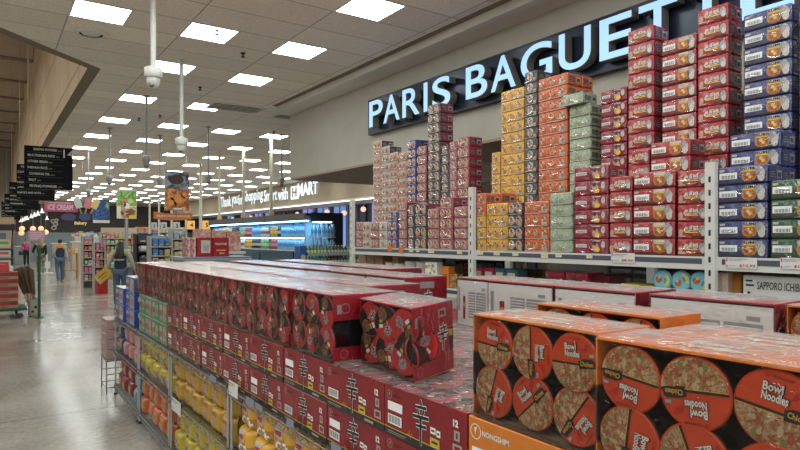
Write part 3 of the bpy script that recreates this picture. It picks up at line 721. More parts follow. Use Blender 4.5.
BURIED = []; HID = {}
COLWORD = {'red': 'red', 'crimson': 'crimson', 'pink': 'pink', 'peach': 'pale peach', 'orange': 'orange', 'yellow': 'yellow', 'green': 'pale green', 'blue': 'dark blue', 'royal': 'bright blue', 'forest': 'dark green', 'black': 'black', 'grey': 'dark grey', 'white': 'pale', 'rose': 'rose red'}
def stack(phrase, kind, style, X, u0, u1, vt, group, n=None, dep=.19, hidden=None, mix=None, side=None, dx=0.0, shift=None, hide=0.0):
    ya, zt = on_x(u0, vt, X); yb = y_at(u1, X)
    Ht = zt - DECKZ; n = n or max(1, round(Ht / .102)); h = Ht / n; w = ya - yb - .006; cy = (ya + yb) / 2
    ms = {}; HID[group] = HID.get(group, 0)
    for i in range(n):                      # i counts from the top
        k, st = (mix[i] if mix and i < len(mix) else (kind, style))
        kk = (k, st, i % 4)
        if kk not in ms: ms[kk] = pack_mesh(k, st, w, h, dep, side if k == kind else None)
        if (n - i) * h < hide: BURIED.append((X, cy, DECKZ + (n - 1 - i) * h, w, h, dep, k)); continue
        j = rp.uniform(-.004, .004) ; ry = rp.uniform(-.006, .006); sx, sy2 = (shift if shift and i == 0 else (0, 0))
        o = obj('noodle_multipack', ms[kk], None, (X + abs(j) + sx, cy + rp.uniform(-.0015, .0015) + sy2, DECKZ + (n - 1 - i) * h + .0005), (0, 0, ry))
        tag(o, '%s noodle pack, %s in the %s' % (COLWORD[k], down(i), phrase), 'noodle pack', group)

X1, X2, X3 = XS, 3.805, 4.01
G1, G2, G3 = 'noodle packs at the shelf front', 'noodle packs in the second row', 'noodle packs in the tall rear towers'
I, Bc, T, Cc = 'ill', 'bar', 'title', 'crimson'
# --- far bay, front row (from the far end towards the viewer)
stack('pink end stack farthest along the shelf', 'pink', I, X1, 355.8, 362.2, 222, G1)
stack('low stack next to the farthest pink stack', 'white', I, X1, 362.6, 370.2, 222.5, G1)
stack('low pink stack third from the far end', 'pink', I, X1, 370.8, 378.6, 222, G1)
stack('low stack left of the blue stack', 'white', I, X1, 379, 386.6, 222, G1)
stack('low bright blue stack', 'royal', I, X1, 387.2, 397.3, 212, G1)
stack('crimson-sided stack right of the low blue stack', 'pink', I, X1, 398.2, 406, 202, G1)
stack('narrow black stack at the shelf front', 'black', I, X1, 407.6, 414.2, 205, G1)
stack('wider black stack at the shelf front', 'black', I, X1, 415, 426.6, 204, G1)
stack('low pink stack right of the black stacks', 'pink', I, X1, 427.6, 438.6, 209, G1)
stack('rose stack under the rose tower', 'rose', I, X1, 439.6, 452.6, 198, G1)
stack('low pink stack beside the far upright', 'pink', I, X1, 453.6, 467.4, 207, G1)
# far bay, rear towers
stack('tower at the far left shelf end', 'peach', I, X3, 372.8, 381, 141.7, G3, hide=0.24)
stack('second tower from the far end', 'white', I, X3, 381.6, 389, 147, G3, hide=0.24)
stack('third tower from the far end', 'peach', I, X3, 389.6, 397.6, 153, G3, hide=0.24)
stack('fourth tower, left of the blue tower', 'peach', I, X3, 398.4, 406.4, 153, G3, hide=0.24)
stack('tall bright blue tower', 'royal', I, X3, 407.2, 416, 141, G3, hide=0.33)
stack('pink tower right of the blue tower', 'pink', I, X3, 417, 425.6, 147, G3, hide=0.33)
stack('tallest far tower before the shop sign', 'grey', I, X3, 427.4, 440.0, 106, G3, side='crimson', hide=0.33)
stack('grey tower beside the tallest far tower', 'grey', I, X3, 440.8, 448.4, 146, G3, side='crimson', hide=0.33)
stack('left half of the rose tower', 'rose', I, X3, 449, 457, 142, G3, hide=0.33)
stack('right half of the rose tower', 'rose', I, X3, 457.6, 468.5, 138, G3, hide=0.33)
# --- middle bay, front row
stack('orange and yellow stack right of the far upright', 'yellow', I, X1, 476.4, 485.4, 193.5, G1, n=5, mix=[('orange', I), ('orange', I)])
stack('low yellow stack', 'yellow', I, X1, 486, 507.4, 204, G1)
stack('low black stack between yellow and orange', 'black', I, X1, 508.2, 522.8, 203, G1)
stack('low orange stack at the shelf front', 'orange', I, X1, 523.6, 548.6, 202, G1)
stack('low pale green stack at the shelf front', 'green', I, X1, 549.2, 572, 193.5, G1, n=5)
stack('crimson stack at the shelf front', 'crimson', Cc, X1, 573.4, 608, 168, G1, n=6)
stack('left red stack of the lower three', 'red', T, X1, 608.8, 631.6, 177.4, G1, n=5)
stack('middle red stack of the lower three', 'red', Bc, X1, 632.4, 674.6, 173.5, G1, n=5)
stack('red stack touching the near upright', 'red', T, X1, 676.6, 707.4, 171.4, G1, n=5)
# middle bay, second row
stack('orange stack behind the low yellow stack', 'orange', I, X2, 486, 501, 193.5, G2, hide=0.36)
stack('narrow red stack in the second row', 'red', T, X2, 631, 649, 151, G2, n=7, hide=0.50)
stack('wide red stack in the second row', 'red', Bc, X2, 649.8, 690, 143.5, G2, n=7, hide=0.50)
# middle bay, rear towers
stack('shorter yellow tower', 'yellow', I, X3, 491, 499.6, 153, G3, hide=0.36)
stack('tall yellow tower', 'yellow', I, X3, 500.4, 523.6, 92.5, G3, hide=0.36)
stack('dark tower behind yellow and orange', 'grey', I, X3, 524.2, 537.0, 73, G3, hide=0.36)
stack('tall orange tower', 'orange', I, X3, 537.8, 567.2, 80, G3, hide=0.36)
stack('tall pale green tower', 'green', I, X3, 568.8, 590.0, 96, G3, n=14, shift=(-.05, .03), hide=0.36)
stack('crimson tower behind the crimson stack', 'crimson', Cc, X3, 600, 626.4, 92, G3, hide=0.50)
stack('tall red tower left of centre', 'red', T, X3, 627.2, 653.4, 32, G3, n=15, hide=0.50)
stack('wide red tower between two narrower red towers', 'red', Bc, X3, 661.2, 696, 42, G3, n=14, hide=0.60)
stack('highest red tower, left of the blue one', 'red', T, X3, 697, 728, 11, G3, n=15, hide=0.44)
# --- near bay
stack('blue stack right of the near upright', 'blue', Bc, X1, 717, 767.4, 168, G1, n=5)
stack('dark green stack at the near end', 'forest', Bc, X1, 770, 826, 180.7, G1, n=4)
stack('blue stack in the second row', 'blue', Bc, X2, 729, 780.6, 135.6, G2, n=7, hide=0.50)
stack('tall blue tower at the near end', 'blue', Bc, X3, 742.4, 791.7, 16, G3, n=14, hide=0.66)
stack('dark blue tower beyond the tall blue one', 'blue', Bc, X3, 798, 852, 10, G3, n=14, hide=0.66)
# everything in those piles that the packs in front cover completely
m = MB()
for (X_, cy_, z_, w_, h_, d_, k_) in BURIED: m.cbox(X_, X_ + d_, cy_ - w_ / 2, cy_ + w_ / 2, z_ + .0005, z_ + h_ - .0015, pmat(k_), .007)
o = m.build('noodle_multipack_pile'); tag(o, 'mixed noodle multipacks buried behind the front rows of the white shelving', 'noodle packs', None, 'stuff')
# the extra depth of the deep towers: a second pack behind each pack of the orange tower's top
ya, zt = on_x(537.8, 80, X3); yb = y_at(567.2, X3); me = pack_mesh('orange', I, ya - yb - .006, .1, .14)
for i in range(3):
    o = obj('noodle_multipack', me, None, (X3 + .2, (ya + yb) / 2, zt - (i + 1) * .1 + .001)); tag(o, 'orange noodle multipack, %s behind the tall orange tower' % down(i), 'noodle pack', G3)
for i in range(3, 10):
    o = obj('noodle_multipack', me, None, (X3 + .2, (ya + yb) / 2, zt - (i + 1) * .1 + .001)); tag(o, 'orange noodle multipack, %s behind the tall orange tower' % down(i), 'noodle pack', G3)

# price tags on the beams
TAGW = mat('tag_white', (.66, .65, .62), .5); TAGR = mat('tag_red', (.50, .03, .03), .5); TAGY = mat('tag_yellow', (.70, .60, .10), .5)
def price_tag(u0, u1, v0, v1, label, price=None, style='big', X=XS - .021):
    ya, zt = on_x(u0, v0, X); yb, zb = on_x(u1, v1, X); w = ya - yb; zb = zt - (v1 - v0) * X / (CY * ((u0 + u1) / 2 + 13)); h = zt - zb
    m = MB(); m.X = None; c = (ya + yb) / 2
    m.box(0, .002, -w / 2, w / 2, 0, h, {'big': TAGW, 'small': TAGW, 'orange': mat('tag_orange', (.62, .17, .03), .5), 'lav': mat('tag_lavender', (.22, .22, .30), .5)}[style])
    if style == 'big':
        R = lambda x0, x1, y0, y1, mm: m.rect((-.001, w / 2, 0), NX, UZ, x0 * w, x1 * w, y0 * h, y1 * h, mm)
        R(.03, .07, .60, .95, TAGR); R(.03, .07, .08, .28, TAGR); R(.10, .7, .80, .88, GREYP); R(.10, .55, .66, .72, GREYP); R(.1, .36, .2, .25, GREYP)
        if price: m.text(price, (-.0015, w / 2 - .45 * w, .12 * h), NX, UZ, TAGR, h=.26 * h, w=.5 * w, bold=.02)
    elif style == 'small':
        m.rect((-.001, w / 2, 0), NX, UZ, .5 * w, .95 * w, .3 * h, .95 * h, TAGY); m.rect((-.001, w / 2, 0), NX, UZ, .08 * w, .42 * w, .4 * h, .5 * h, GREYP)
    o = m.build('shelf_price_tag', None, (X, c, zb)); tag(o, label, 'price tag', 'price tags on the shelf edge')
price_tag(611, 634.6, 252.6, 262.6, 'white price tag under the left red stack, $8.99', '$8.99')
price_tag(725.5, 757, 257, 268, 'white price tag reading $10.99 under the blue stack', '$10.99')
price_tag(780, 812, 257.6, 269, 'white price tag under the dark green stack', '$10.99')
for (u, v, lab) in ((477, 251, 'orange and yellow stack'), (493.5, 251.6, 'low yellow stack'), (512.4, 252.2, 'low black stack'), (555.4, 253.6, 'low pale green stack'), (586.4, 254.6, 'crimson stack')):
    price_tag(u, u + 6, v, v + 3.6, 'small yellow-white shelf tag under the %s' % lab, None, 'small')
price_tag(541, 548, 252.6, 258, 'white shelf tag at the right end of the low orange stack', None, 'small'); price_tag(457, 462, 250.6, 254, 'small shelf tag left of the far upright', None, 'small')
price_tag(409, 413, 249, 252, 'small shelf tag under the narrow black stack', None, 'small'); price_tag(416, 419.4, 249, 252, 'small shelf tag under the wider black stack', None, 'small')
price_tag(428, 434, 248.6, 253, 'white shelf tag under the pink stack by the black stacks', None, 'small')
price_tag(387.6, 392, 246, 251.6, 'orange hanging tag under the bright blue stack', None, 'orange'); price_tag(398.6, 403, 247, 253, 'orange hanging tag under the crimson-sided stack', None, 'orange')

# ---------- goods on the shelf below ----------
LZ = 1.17
def carton(name, X, u0, u1, ht, dep, colr, label, cat, deco=None, z=LZ, group=None):
    ya = y_at(u0, X); yb = y_at(u1, X); w = ya - yb - .004
    m = MB(); m.cbox(0, dep, -w / 2, w / 2, 0, ht, colr, .004)
    if deco: deco(m, w, ht, dep)
    o = m.build(name, None, (X, (ya + yb) / 2, z)); tag(o, label, cat, group); return o
def face(m, w, h, x0, x1, y0, y1, mm, k=1): m.rect((-.001 - .0006 * k, w / 2, 0), NX, UZ, x0 * w, x1 * w, y0 * h, y1 * h, mm)
def fdisc(m, w, h, x, y, r, mm, k=1): m.disc((-.001 - .0006 * k, w / 2 - x * w, y * h), NX, UZ, r, mm, 16)
for i, (a, b) in enumerate(((358.5, 366), (366.4, 374), (374.6, 382.4), (392, 398))):
    carton('cardboard_carton', 3.72, a, b, .285, .3, KRAFT, 'plain brown carton on the lower shelf, %s from the far end' % ORD[i], 'box', lambda m, w, h, d: face(m, w, h, 0, 1, .46, .52, mat('tape', (.42, .30, .17), .3)), group='brown cartons on the lower shelf')
TEAL = mat('teal_box', (.02, .11, .11), .4)
def smallbox(m, w, h, d): face(m, w, h, .2, .85, .62, .85, PALE); fdisc(m, w, h, .6, .35, .028, YELL); fdisc(m, w, h, .35, .30, .02, GRN, 2)
for (a, b, c, lab) in ((474.6, 482.6, RED, 'left red box of the small boxes by the far upright'), (483, 493.6, RED, 'right red box of the small boxes by the far upright'), (494.2, 504.6, TEAL, 'left teal box beside the red boxes'), (505, 517, TEAL, 'right teal box beside the red boxes')):
    carton('sauce_box', 3.66, a, b, .21, .12, c, lab, 'box', smallbox, group='small boxes on the lower shelf')
def crimp(m, w, h, d): face(m, w, h, .3, .5, .25, .8, STRIP); fdisc(m, w, h, .4, .62, .02, PALE, 2); fdisc(m, w, h, .65, .42, .022, YELL); face(m, w, h, .8, .92, .4, .75, PALE); face(m, w, h, .02, .98, .0, .1, PALE)
carton('noodle_multipack', 3.66, 545, 564, .215, .2, pmat('crimson'), 'left crimson noodle pack on the dark lower shelf', 'noodle pack', crimp); carton('noodle_multipack', 3.66, 565, 587.4, .215, .2, pmat('crimson'), 'right crimson noodle pack on the dark lower shelf', 'noodle pack', crimp)
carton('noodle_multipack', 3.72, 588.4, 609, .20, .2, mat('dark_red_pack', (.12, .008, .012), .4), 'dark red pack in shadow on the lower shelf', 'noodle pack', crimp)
def yel(m, w, h, d): face(m, w, h, .1, .45, .45, .8, PALE); face(m, w, h, .5, .9, .5, .7, REDP); face(m, w, h, .55, .57, 0, 1, GOLD)
YB = mat('yellow_pack', (.62, .50, .03), .4, coat=.4)
carton('noodle_multipack', 3.64, 620, 640, .16, .2, YB, 'yellow pack left of the blue cups on the lower shelf', 'noodle pack', yel); carton('noodle_multipack', 3.64, 641, 653, .155, .2, YB, 'narrow yellow pack touching the blue cups', 'noodle pack', yel)
# blue cups lying on their sides, two layers
CYAN = mat('cup_blue', (.06, .30, .46), .35, coat=.3); CUPY = mat('cup_yellow', (.62, .55, .08), .4)
cup = MB(); cup.lathe([(.05, .10), (.063, .008), (.067, .006), (.067, -.002), (.064, -.004)], PALE, 22, axis='x'); cup_me = cup.mesh('cup_wall')
def cup_lid(variant):
    m = MB(); m.disc((-.0045, 0, 0), NX, UZ, .0655, CYAN, 24); m.disc((-.005, 0, 0), NX, UZ, .058, mat('cup_sky', (.20, .48, .58), .35), 24)
    m.disc((-.0056, .022, .002), NX, UZ, .024, BOWLI, 14); m.disc((-.0062, .02, .018), NX, UZ, .012, PALE, 10)
    pts = [(.052 * math.cos(t), .052 * math.sin(t)) for t in [(-.9 + i * .2) for i in range(10)]] + [(.030 * math.cos(t), .030 * math.sin(t)) for t in [(.9 - i * .2) for i in range(10)]]
    m.shape((-.006, 0, 0), NX, UZ, pts, CUPY)
    pts = [(.028 * math.cos(t), .028 * math.sin(t)) for t in [(-.8 + i * .2) for i in range(9)]] + [(.012 * math.cos(t), .012 * math.sin(t)) for t in [(.8 - i * .2) for i in range(9)]]
    m.shape((-.006, -.004, 0), NX, UZ, pts, CYAN)
    return m.mesh('cup_lid')
lid_me = cup_lid(0)
for k, zc in enumerate((LZ + .068, LZ + .203)):
    for i, u in enumerate((662.5, 681.5, 700.0)):
        y = y_at(u, 3.63); ang = (.1, -.6, .35)[i]
        o = empty('cup_noodle', (3.63, y, zc), 'sky blue noodle cup on its side, %s from the left in the %s layer' % (ORD[i], ('lower', 'upper')[k]), 'noodle cup', 'blue noodle cups on the lower shelf', (ang, 0, 0))
        obj('cup_wall', cup_me, o); obj('cup_lid', lid_me, o)
# tall pink-orange box and the big white carton in the near bay
def pinkb(m, w, h, d): face(m, w, h, .15, .5, .55, .62, GREYP); fdisc(m, w, h, .6, .35, .02, BLACK); fdisc(m, w, h, .45, .28, .018, BLACK, 2); face(m, w, h, .55, .75, .7, .9, PALE)
carton('cardboard_carton', 3.64, 716.5, 728, .27, .3, mat('pale_pink_box', (.55, .38, .30), .5), 'pale pink box just right of the near upright on the lower shelf', 'box', pinkb)
carton('cardboard_carton', 3.70, 729, 741.5, .265, .28, mat('orange_box', (.52, .19, .03), .5), 'orange box squeezed beside the big white carton', 'box')
def sapp(m, w, h, d):
    m.text('SAPPORO ICHIBAN', (-.003, w / 2 - .19 * w, h * .70), NX, UZ, BLACK, h=.045, w=.62 * w, bold=.01)
    face(m, w, h, .04, .13, .86, .90, BLACK); face(m, w, h, .04, .15, .76, .80, BLACK); face(m, w, h, .86, .97, .74, .80, GREYP); face(m, w, h, .86, .97, .83, .88, GREYP)
    m.disc((-.002, w / 2 - .5 * w, h * .46), NX, UZ, .035, GREYP, 18, ry=.018); m.disc((-.0026, w / 2 - .5 * w, h * .46), NX, UZ, .03, PAPER, 18, ry=.014)
    face(m, w, h, .06, .10, .55, .64, BLACK); face(m, w, h, .06, .10, .40, .48, BLACK); face(m, w, h, .2, .32, .38, .46, YELL)
carton('cardboard_carton', 3.64, 742.5, 826, .262, .34, mat('white_carton', (.60, .60, .56), .55), 'white SAPPORO ICHIBAN carton on the lower shelf at the near end', 'box', sapp)
# small snacks seen past the near stacks in the far bay
def tub(u0, u1, ht, label, top, body, deco=None):
    ya = y_at(u0, 3.68); yb = y_at(u1, 3.68); r = (ya - yb) / 2
    o = empty('noodle_cup', (3.68 + r, (ya + yb) / 2, LZ), label, 'noodle cup', 'cups on the far lower shelf')
    a = MB(); a.lathe([(0.001, 0), (r * .8, 0), (r * .97, ht * .9), (r, ht * .92), (r, ht * .96)], body, 20)
    for t in range(3): a.disc((-r * .93, .02 * (t - 1), ht * (.4 + .12 * t)), NX, UZ, .02, (YELL, BOWLI, GRN)[t], 10)
    a.build('cup_wall', o)
    b = MB(); b.lathe([(r * 1.02, ht * .95), (r * 1.02, ht), (0.001, ht + .004)], top, 20); b.build('lid', o)
tub(383, 390, .21, 'white noodle cup with red lid nearest the brown cartons', REDP, PAPER); tub(391, 399, .19, 'second white noodle cup from the brown cartons', PAPER, PAPER)
tub(402, 410.6, .225, 'white noodle cup with orange picture, third along', PAPER, PAPER); tub(413, 422, .225, 'white noodle cup with green picture, left of the yellow-patterned bag', PAPER, PAPER)
def flower(m, w, h, d):
    rr = random.Random(5)
    for i in range(14): fdisc(m, w, h, rr.uniform(.15, .85), rr.uniform(.1, .9), .018, (YELL, GOLD, GREYP)[i % 3], 1 + i * .3)
    fdisc(m, w, h, .5, .5, .035, PAPER, 8); fdisc(m, w, h, .5, .5, .022, GREYB, 9)
carton('snack_bag', 3.52, 425, 436.6, .235, .06, PAPER, 'white bag with yellow flower pattern hanging past the shelf edge', 'snack bag', flower, z=1.17 - .02) if False else carton('snack_bag', 3.64, 425, 436.6, .235, .08, PAPER, 'white bag with yellow flower pattern on the far lower shelf', 'snack bag', flower)
carton('snack_box', 3.64, 441, 448.6, .20, .08, ORANGE, 'plain orange box standing on the far lower shelf', 'box', lambda m, w, h, d: face(m, w, h, .2, .8, .5, .62, STRIP))
bagm = two_tone('cracker_bag', (.10, .05, .02), (.55, .33, .08), 40, .4, .42, .58)
carton('snack_bag', 3.64, 449.4, 457, .13, .08, bagm, 'small patterned snack bag beside the orange box', 'snack bag')
for i, u in enumerate((438, 451, 521, 529, 537)):
    carton('jar', 3.95, u, u + 6, .2, .08, mat('jar_dark', (.14, .10, .04), .3), 'dark jar at the back of the lower shelf, %s from the far end' % ORD[i], 'jar', lambda m, w, h, d: face(m, w, h, .1, .9, .25, .65, YELL), group='jars at the back of the shelf')
# =====================================================================
# THE ISLAND OF WIRE SHELVES, CARTONS, BUNDLES AND BAGS
# =====================================================================
XI = 1.12
SZ = (.11, .478, .818)
def wire_shelf(m, x0, x1, y0, y1, z):
    for zz, r in ((z - .006, .0045), (z - .042, .0035)):
        for (a, b) in (((x0, y0), (x0, y1)), ((x1, y0), (x1, y1)), ((x0, y0), (x1, y0)), ((x0, y1), (x1, y1))): m.cyl((*a, zz), (*b, zz), r, WIRE, n=5, caps=False)
    n = max(4, int((y1 - y0) / .045))
    for i in range(n):
        ya = y0 + (y1 - y0) * i / n; yb = y0 + (y1 - y0) * (i + 1) / n
        if i % 2: m.cyl((x0, ya, z - .006), (x0, yb, z - .042), .0028, WIRE, n=4, caps=False)
        else: m.cyl((x0, ya, z - .042), (x0, yb, z - .006), .0028, WIRE, n=4, caps=False)
    k = max(6, int((y1 - y0) / .03))
    for i in range(1, k):
        y = y0 + (y1 - y0) * i / k; m.cyl((x0, y, z - .003), (x1, y, z - .003), .0025, WIRE, n=4, caps=False)
def wire_unit(ya, yb, label):
    c = (ya + yb) / 2; o = empty('wire_shelf_unit', (1.95, c, 0), label, 'shelf', 'wire shelf units of the island')
    for x in (1.115 - 1.95, 2.75 - 1.95):
        for y in (ya - .02 - c, yb + .02 - c):
            m = MB(); m.cyl((x, y, .02), (x, y, .80), .008, mat('post_chrome', (.5, .5, .5), .3, metal=.6), n=8); m.cyl((x, y, 0), (x, y, .02), .018, DARK, n=8)
            for k in range(9): m.cyl((x, y, .1 + k * .08), (x, y, .103 + k * .08), .0105, STEEL, n=8)
            m.build('post', o)
    for z in SZ:
        m = MB(); wire_shelf(m, 1.10 - 1.95, 2.765 - 1.95, yb + .005 - c, ya - .005 - c, z); m.build('wire_shelf', o)
for ya, yb, lab in ((6.92, 5.74, 'chrome wire shelf unit at the far end of the island'), (5.72, 4.62, 'chrome wire shelf unit under the green cartons'), (4.60, 3.30, 'chrome wire shelf unit holding golden bags'),
                    (3.28, 1.98, 'chrome wire shelf unit holding orange picture bags'), (1.96, .66, 'chrome wire shelf unit under the nearest red cartons'), (.64, -.66, 'chrome wire shelf unit at the viewer\'s end of the island')):
    wire_unit(ya, yb, lab)

# ---------- the brushed character on the red packaging ----------
def stroke(a, b, w0, w1):
    dx, dy = b[0] - a[0], b[1] - a[1]; L = math.hypot(dx, dy); nx, ny = -dy / L, dx / L; ex, ey = dx / L, dy / L
    return [(a[0] + nx * w0, a[1] + ny * w0), (a[0] - ex * w0 * .6, a[1] - ey * w0 * .6), (a[0] - nx * w0, a[1] - ny * w0), (b[0] - nx * w1, b[1] - ny * w1), (b[0] + ex * w1 * .7, b[1] + ey * w1 * .7), (b[0] + nx * w1, b[1] + ny * w1)]
STK = [((.50, 1.0), (.54, .90), .045, .05), ((.18, .83), (.84, .86), .030, .036), ((.32, .78), (.40, .68), .04, .045), ((.70, .79), (.60, .68), .045, .035), ((.02, .60), (.98, .64), .036, .04), ((.20, .40), (.82, .43), .030, .036), ((.50, .60), (.50, .0), .07, .045)]
def hanja(m, o, ux, uy, x0, y0, w, h, lift, edge=.018, ink=None, halo=None):
    """brush strokes of the big character, pale edge behind black ink"""
    o = Vector(o); ux = Vector(ux); uy = Vector(uy); nn = ux.cross(uy)
    for g, mm, l in ((edge, halo or PAPER, 0), (0, ink or BLACK, .0006)):
        for a, b, p, q in STK:
            pts = stroke(a, b, p + g, q + g); m.poly([o + ux * (x0 + t[0] * w) + uy * (y0 + t[1] * h) + nn * (lift + l) for t in pts], mm)
def ring(m, o, ux, uy, cx, cy, r, w, mm, n=18, ry=None):
    o = Vector(o); ux = Vector(ux); uy = Vector(uy); ry = ry or r
    for i in range(n):
        a, b = 2 * PI * i / n, 2 * PI * (i + 1) / n
        P = lambda t, k: o + ux * (cx + math.cos(t) * (r + k)) + uy * (cy + math.sin(t) * (ry + k))
        m.poly([P(a, 0), P(b, 0), P(b, w), P(a, w)], mm)
SHINLIT = mat('sleeve_red_lit', (.46, .035, .05), .42, var=.1, vscale=9)  # lighter than the sleeve red, lamp light from above put into the colour
SHINR = mat('carton_red', (.215, .011, .016), .40, var=.10, vscale=9, bump=.1, bscale=30); SHINB = mat('carton_black', (.018, .016, .017), .4); FADE = mat('print_fade', (.34, .30, .29), .5); YLINE = mat('print_yellow', (.52, .36, .04), .45)
CL, CD, CH = .4262, .395, .166
def carton_face(m, o, ux, uy, w, h, seed=0):
    R = lambda x0, x1, y0, y1, mm, k=0: m.rect(Vector(o) + Vector(ux).cross(Vector(uy)) * (.0006 * k), ux, uy, x0 * w, x1 * w, y0 * h, y1 * h, mm)
    R(0, 1, 0, .15, SHINB, 1); R(0, 1, .15, .17, YLINE, 1)
    R(.05, .30, .085, .10, FADE, 2); R(.05, .28, .05, .06, FADE, 2); R(.70, .84, .05, .10, FADE, 2)
    R(.05, .24, .24, .44, PAPER, 1)
    for i in range(13): R(.06 + i * .0132, .06 + i * .0132 + (.007 if i % 3 else .003), .27, .42, BLACK, 2)
    if seed % 2: R(.05, .25, .52, .70, PAPER, 1)
    P = Vector(o) + Vector(ux).cross(Vector(uy)) * .0006
    ring(m, P, ux, uy, .07 * w, .83 * h, .013, .002, FADE); m.shape(P, ux, uy, [(.07 * w - .004, .83 * h + .004), (.07 * w, .83 * h - .008), (.07 * w + .005, .83 * h + .008)], FADE)
    R(.12, .22, .81, .85, mat('print_dark_red', (.10, .006, .008), .45), 1)
    hanja(m, P, ux, uy, .39 * w, .10 * h, .20 * w, .84 * h, .0006)
    R(.605, .665, .40, .52, PAPER, 1); R(.675, .72, .38, .50, PAPER, 1); R(.615, .655, .44, .48, SHINR, 2); R(.685, .71, .42, .46, SHINR, 2)
    R(.60, .71, .17, .33, YLINE, 1); R(.62, .69, .23, .27, SHINB, 2)
    m.shape(P, ux, uy, [(.30 * w, .17 * h), (.335 * w, .17 * h), (.345 * w, .30 * h), (.36 * w, .12 * h), (.37 * w, .25 * h), (.385 * w, .17 * h), (.37 * w, .19 * h), (.358 * w, .06 * h), (.343 * w, .22 * h), (.335 * w, .19 * h)], mat('pulse_orange', (.55, .16, .03), .5))
    m.text('12', P + Vector(uy) * (.70 * h) + Vector(ux) * (.86 * w), ux, uy, PAPER, h=.13 * h, bold=.05)
    R(.87, .93, .46, .64, FADE, 1); R(.89, .91, .50, .60, SHINR, 2); R(.855, .955, .22, .40, FADE, 1); R(.875, .935, .26, .36, SHINR, 2)
def carton_mesh(seed):
    m = MB(); m.cbox(0, CD, -CL / 2, CL / 2, 0, CH - .0015, SHINR, .003)
    carton_face(m, (-.001, CL / 2, 0), NX, UZ, CL, CH - .0015, seed)
    o = (0, -CL / 2 - .001, 0)
    hanja(m, o, EX, UZ, .36 * CD, .16 * CH, .2 * CD, .7 * CH, .0006); m.rect(o, EX, UZ, 0, CD, 0, .15 * CH, SHINB); m.rect(Vector(o) + Vector((0, -.0006, 0)), EX, UZ, .62 * CD, .72 * CD, .2 * CH, .4 * CH, YLINE)
    m.rect((0, -CL / 2 + .004, CH - .001), EX, Vector((0, 1, 0)), .004, CD - .004, 0, .01, CRIM)
    return m.mesh('carton_body')
CM = [carton_mesh(0), carton_mesh(1)]

# noodle bowl: wall (foam cup on its side, lid towards -X) and lid prints
CUPD = mat('foam_cup_dark', (.06, .012, .014), .45); LIDRIM = mat('lid_rim', (.42, .03, .03), .35); LIDRED = mat('lid_red', (.50, .014, .018), .4, coat=.2)
LIDBLK = mat('lid_black', (.014, .012, .012), .55, spec=.2); SOUP = two_tone('soup_photo', (.10, .035, .015), (.27, .13, .05), 70, .35, .42, .6, (.40, .26, .13))
def cup_wall(r, dep, m_): 
    m = MB(); m.lathe([(0.001, dep), (r * .70, dep), (r * .92, .012), (r, .010), (r, .002), (r * .97, 0)], m_, 24, axis='x'); return m.mesh('cup_wall')
def shin_lid(r, v):
    m = MB(); m.lathe([(r * .985, .004), (r * .985, -.001), (r * .93, -.003)], LIDRIM, 26, axis='x')
    m.disc((-.003, 0, 0), NX, UZ, r * .93, LIDRED, 26)
    a = (-.15, .25, .05)[v % 3]; a0 = PI + a + .25; a1 = 2 * PI + a + .1
    n = 14; m.poly([Vector((-.0036, 0, 0)) + NX * (math.cos(a0 + (a1 - a0) * i / n) * r * .92) + UZ * (math.sin(a0 + (a1 - a0) * i / n) * r * .92) for i in range(n + 1)], LIDBLK)
    m.disc((-.0042, -.18 * r, -.50 * r), NX, UZ, r * .36, mat('bowl_gold_rim', (.20, .08, .025), .45), 18); m.disc((-.0048, -.18 * r, -.50 * r), NX, UZ, r * .30, SOUP, 18)
    hanja(m, (-.0046, 0, 0), NX, UZ, -.42 * r, -.12 * r, .60 * r, .80 * r, .0004, .04)
    m.rect((-.0046, 0, 0), NX, UZ, .24 * r, .55 * r, .02 * r, .22 * r, PAPER); m.rect((-.0046, 0, 0), NX, UZ, .22 * r, .5 * r, -.22 * r, -.06 * r, YLINE)
    return m.mesh('cup_lid')
RB = .0685
SH_W = cup_wall(RB, .075, CUPD); SH_L = [shin_lid(RB, i) for i in range(3)]
ORIM = mat('orange_lid_rim', (.52, .06, .012), .35); BLOBW = mat('title_white', (.70, .66, .60), .4); CHILI = mat('chili_red', (.50, .012, .012), .35)
LIDOR = mat('lid_orange', (.56, .050, .006), .4, coat=.15); DKBOWL = mat('foam_cup_dark2', (.035, .02, .018), .45)
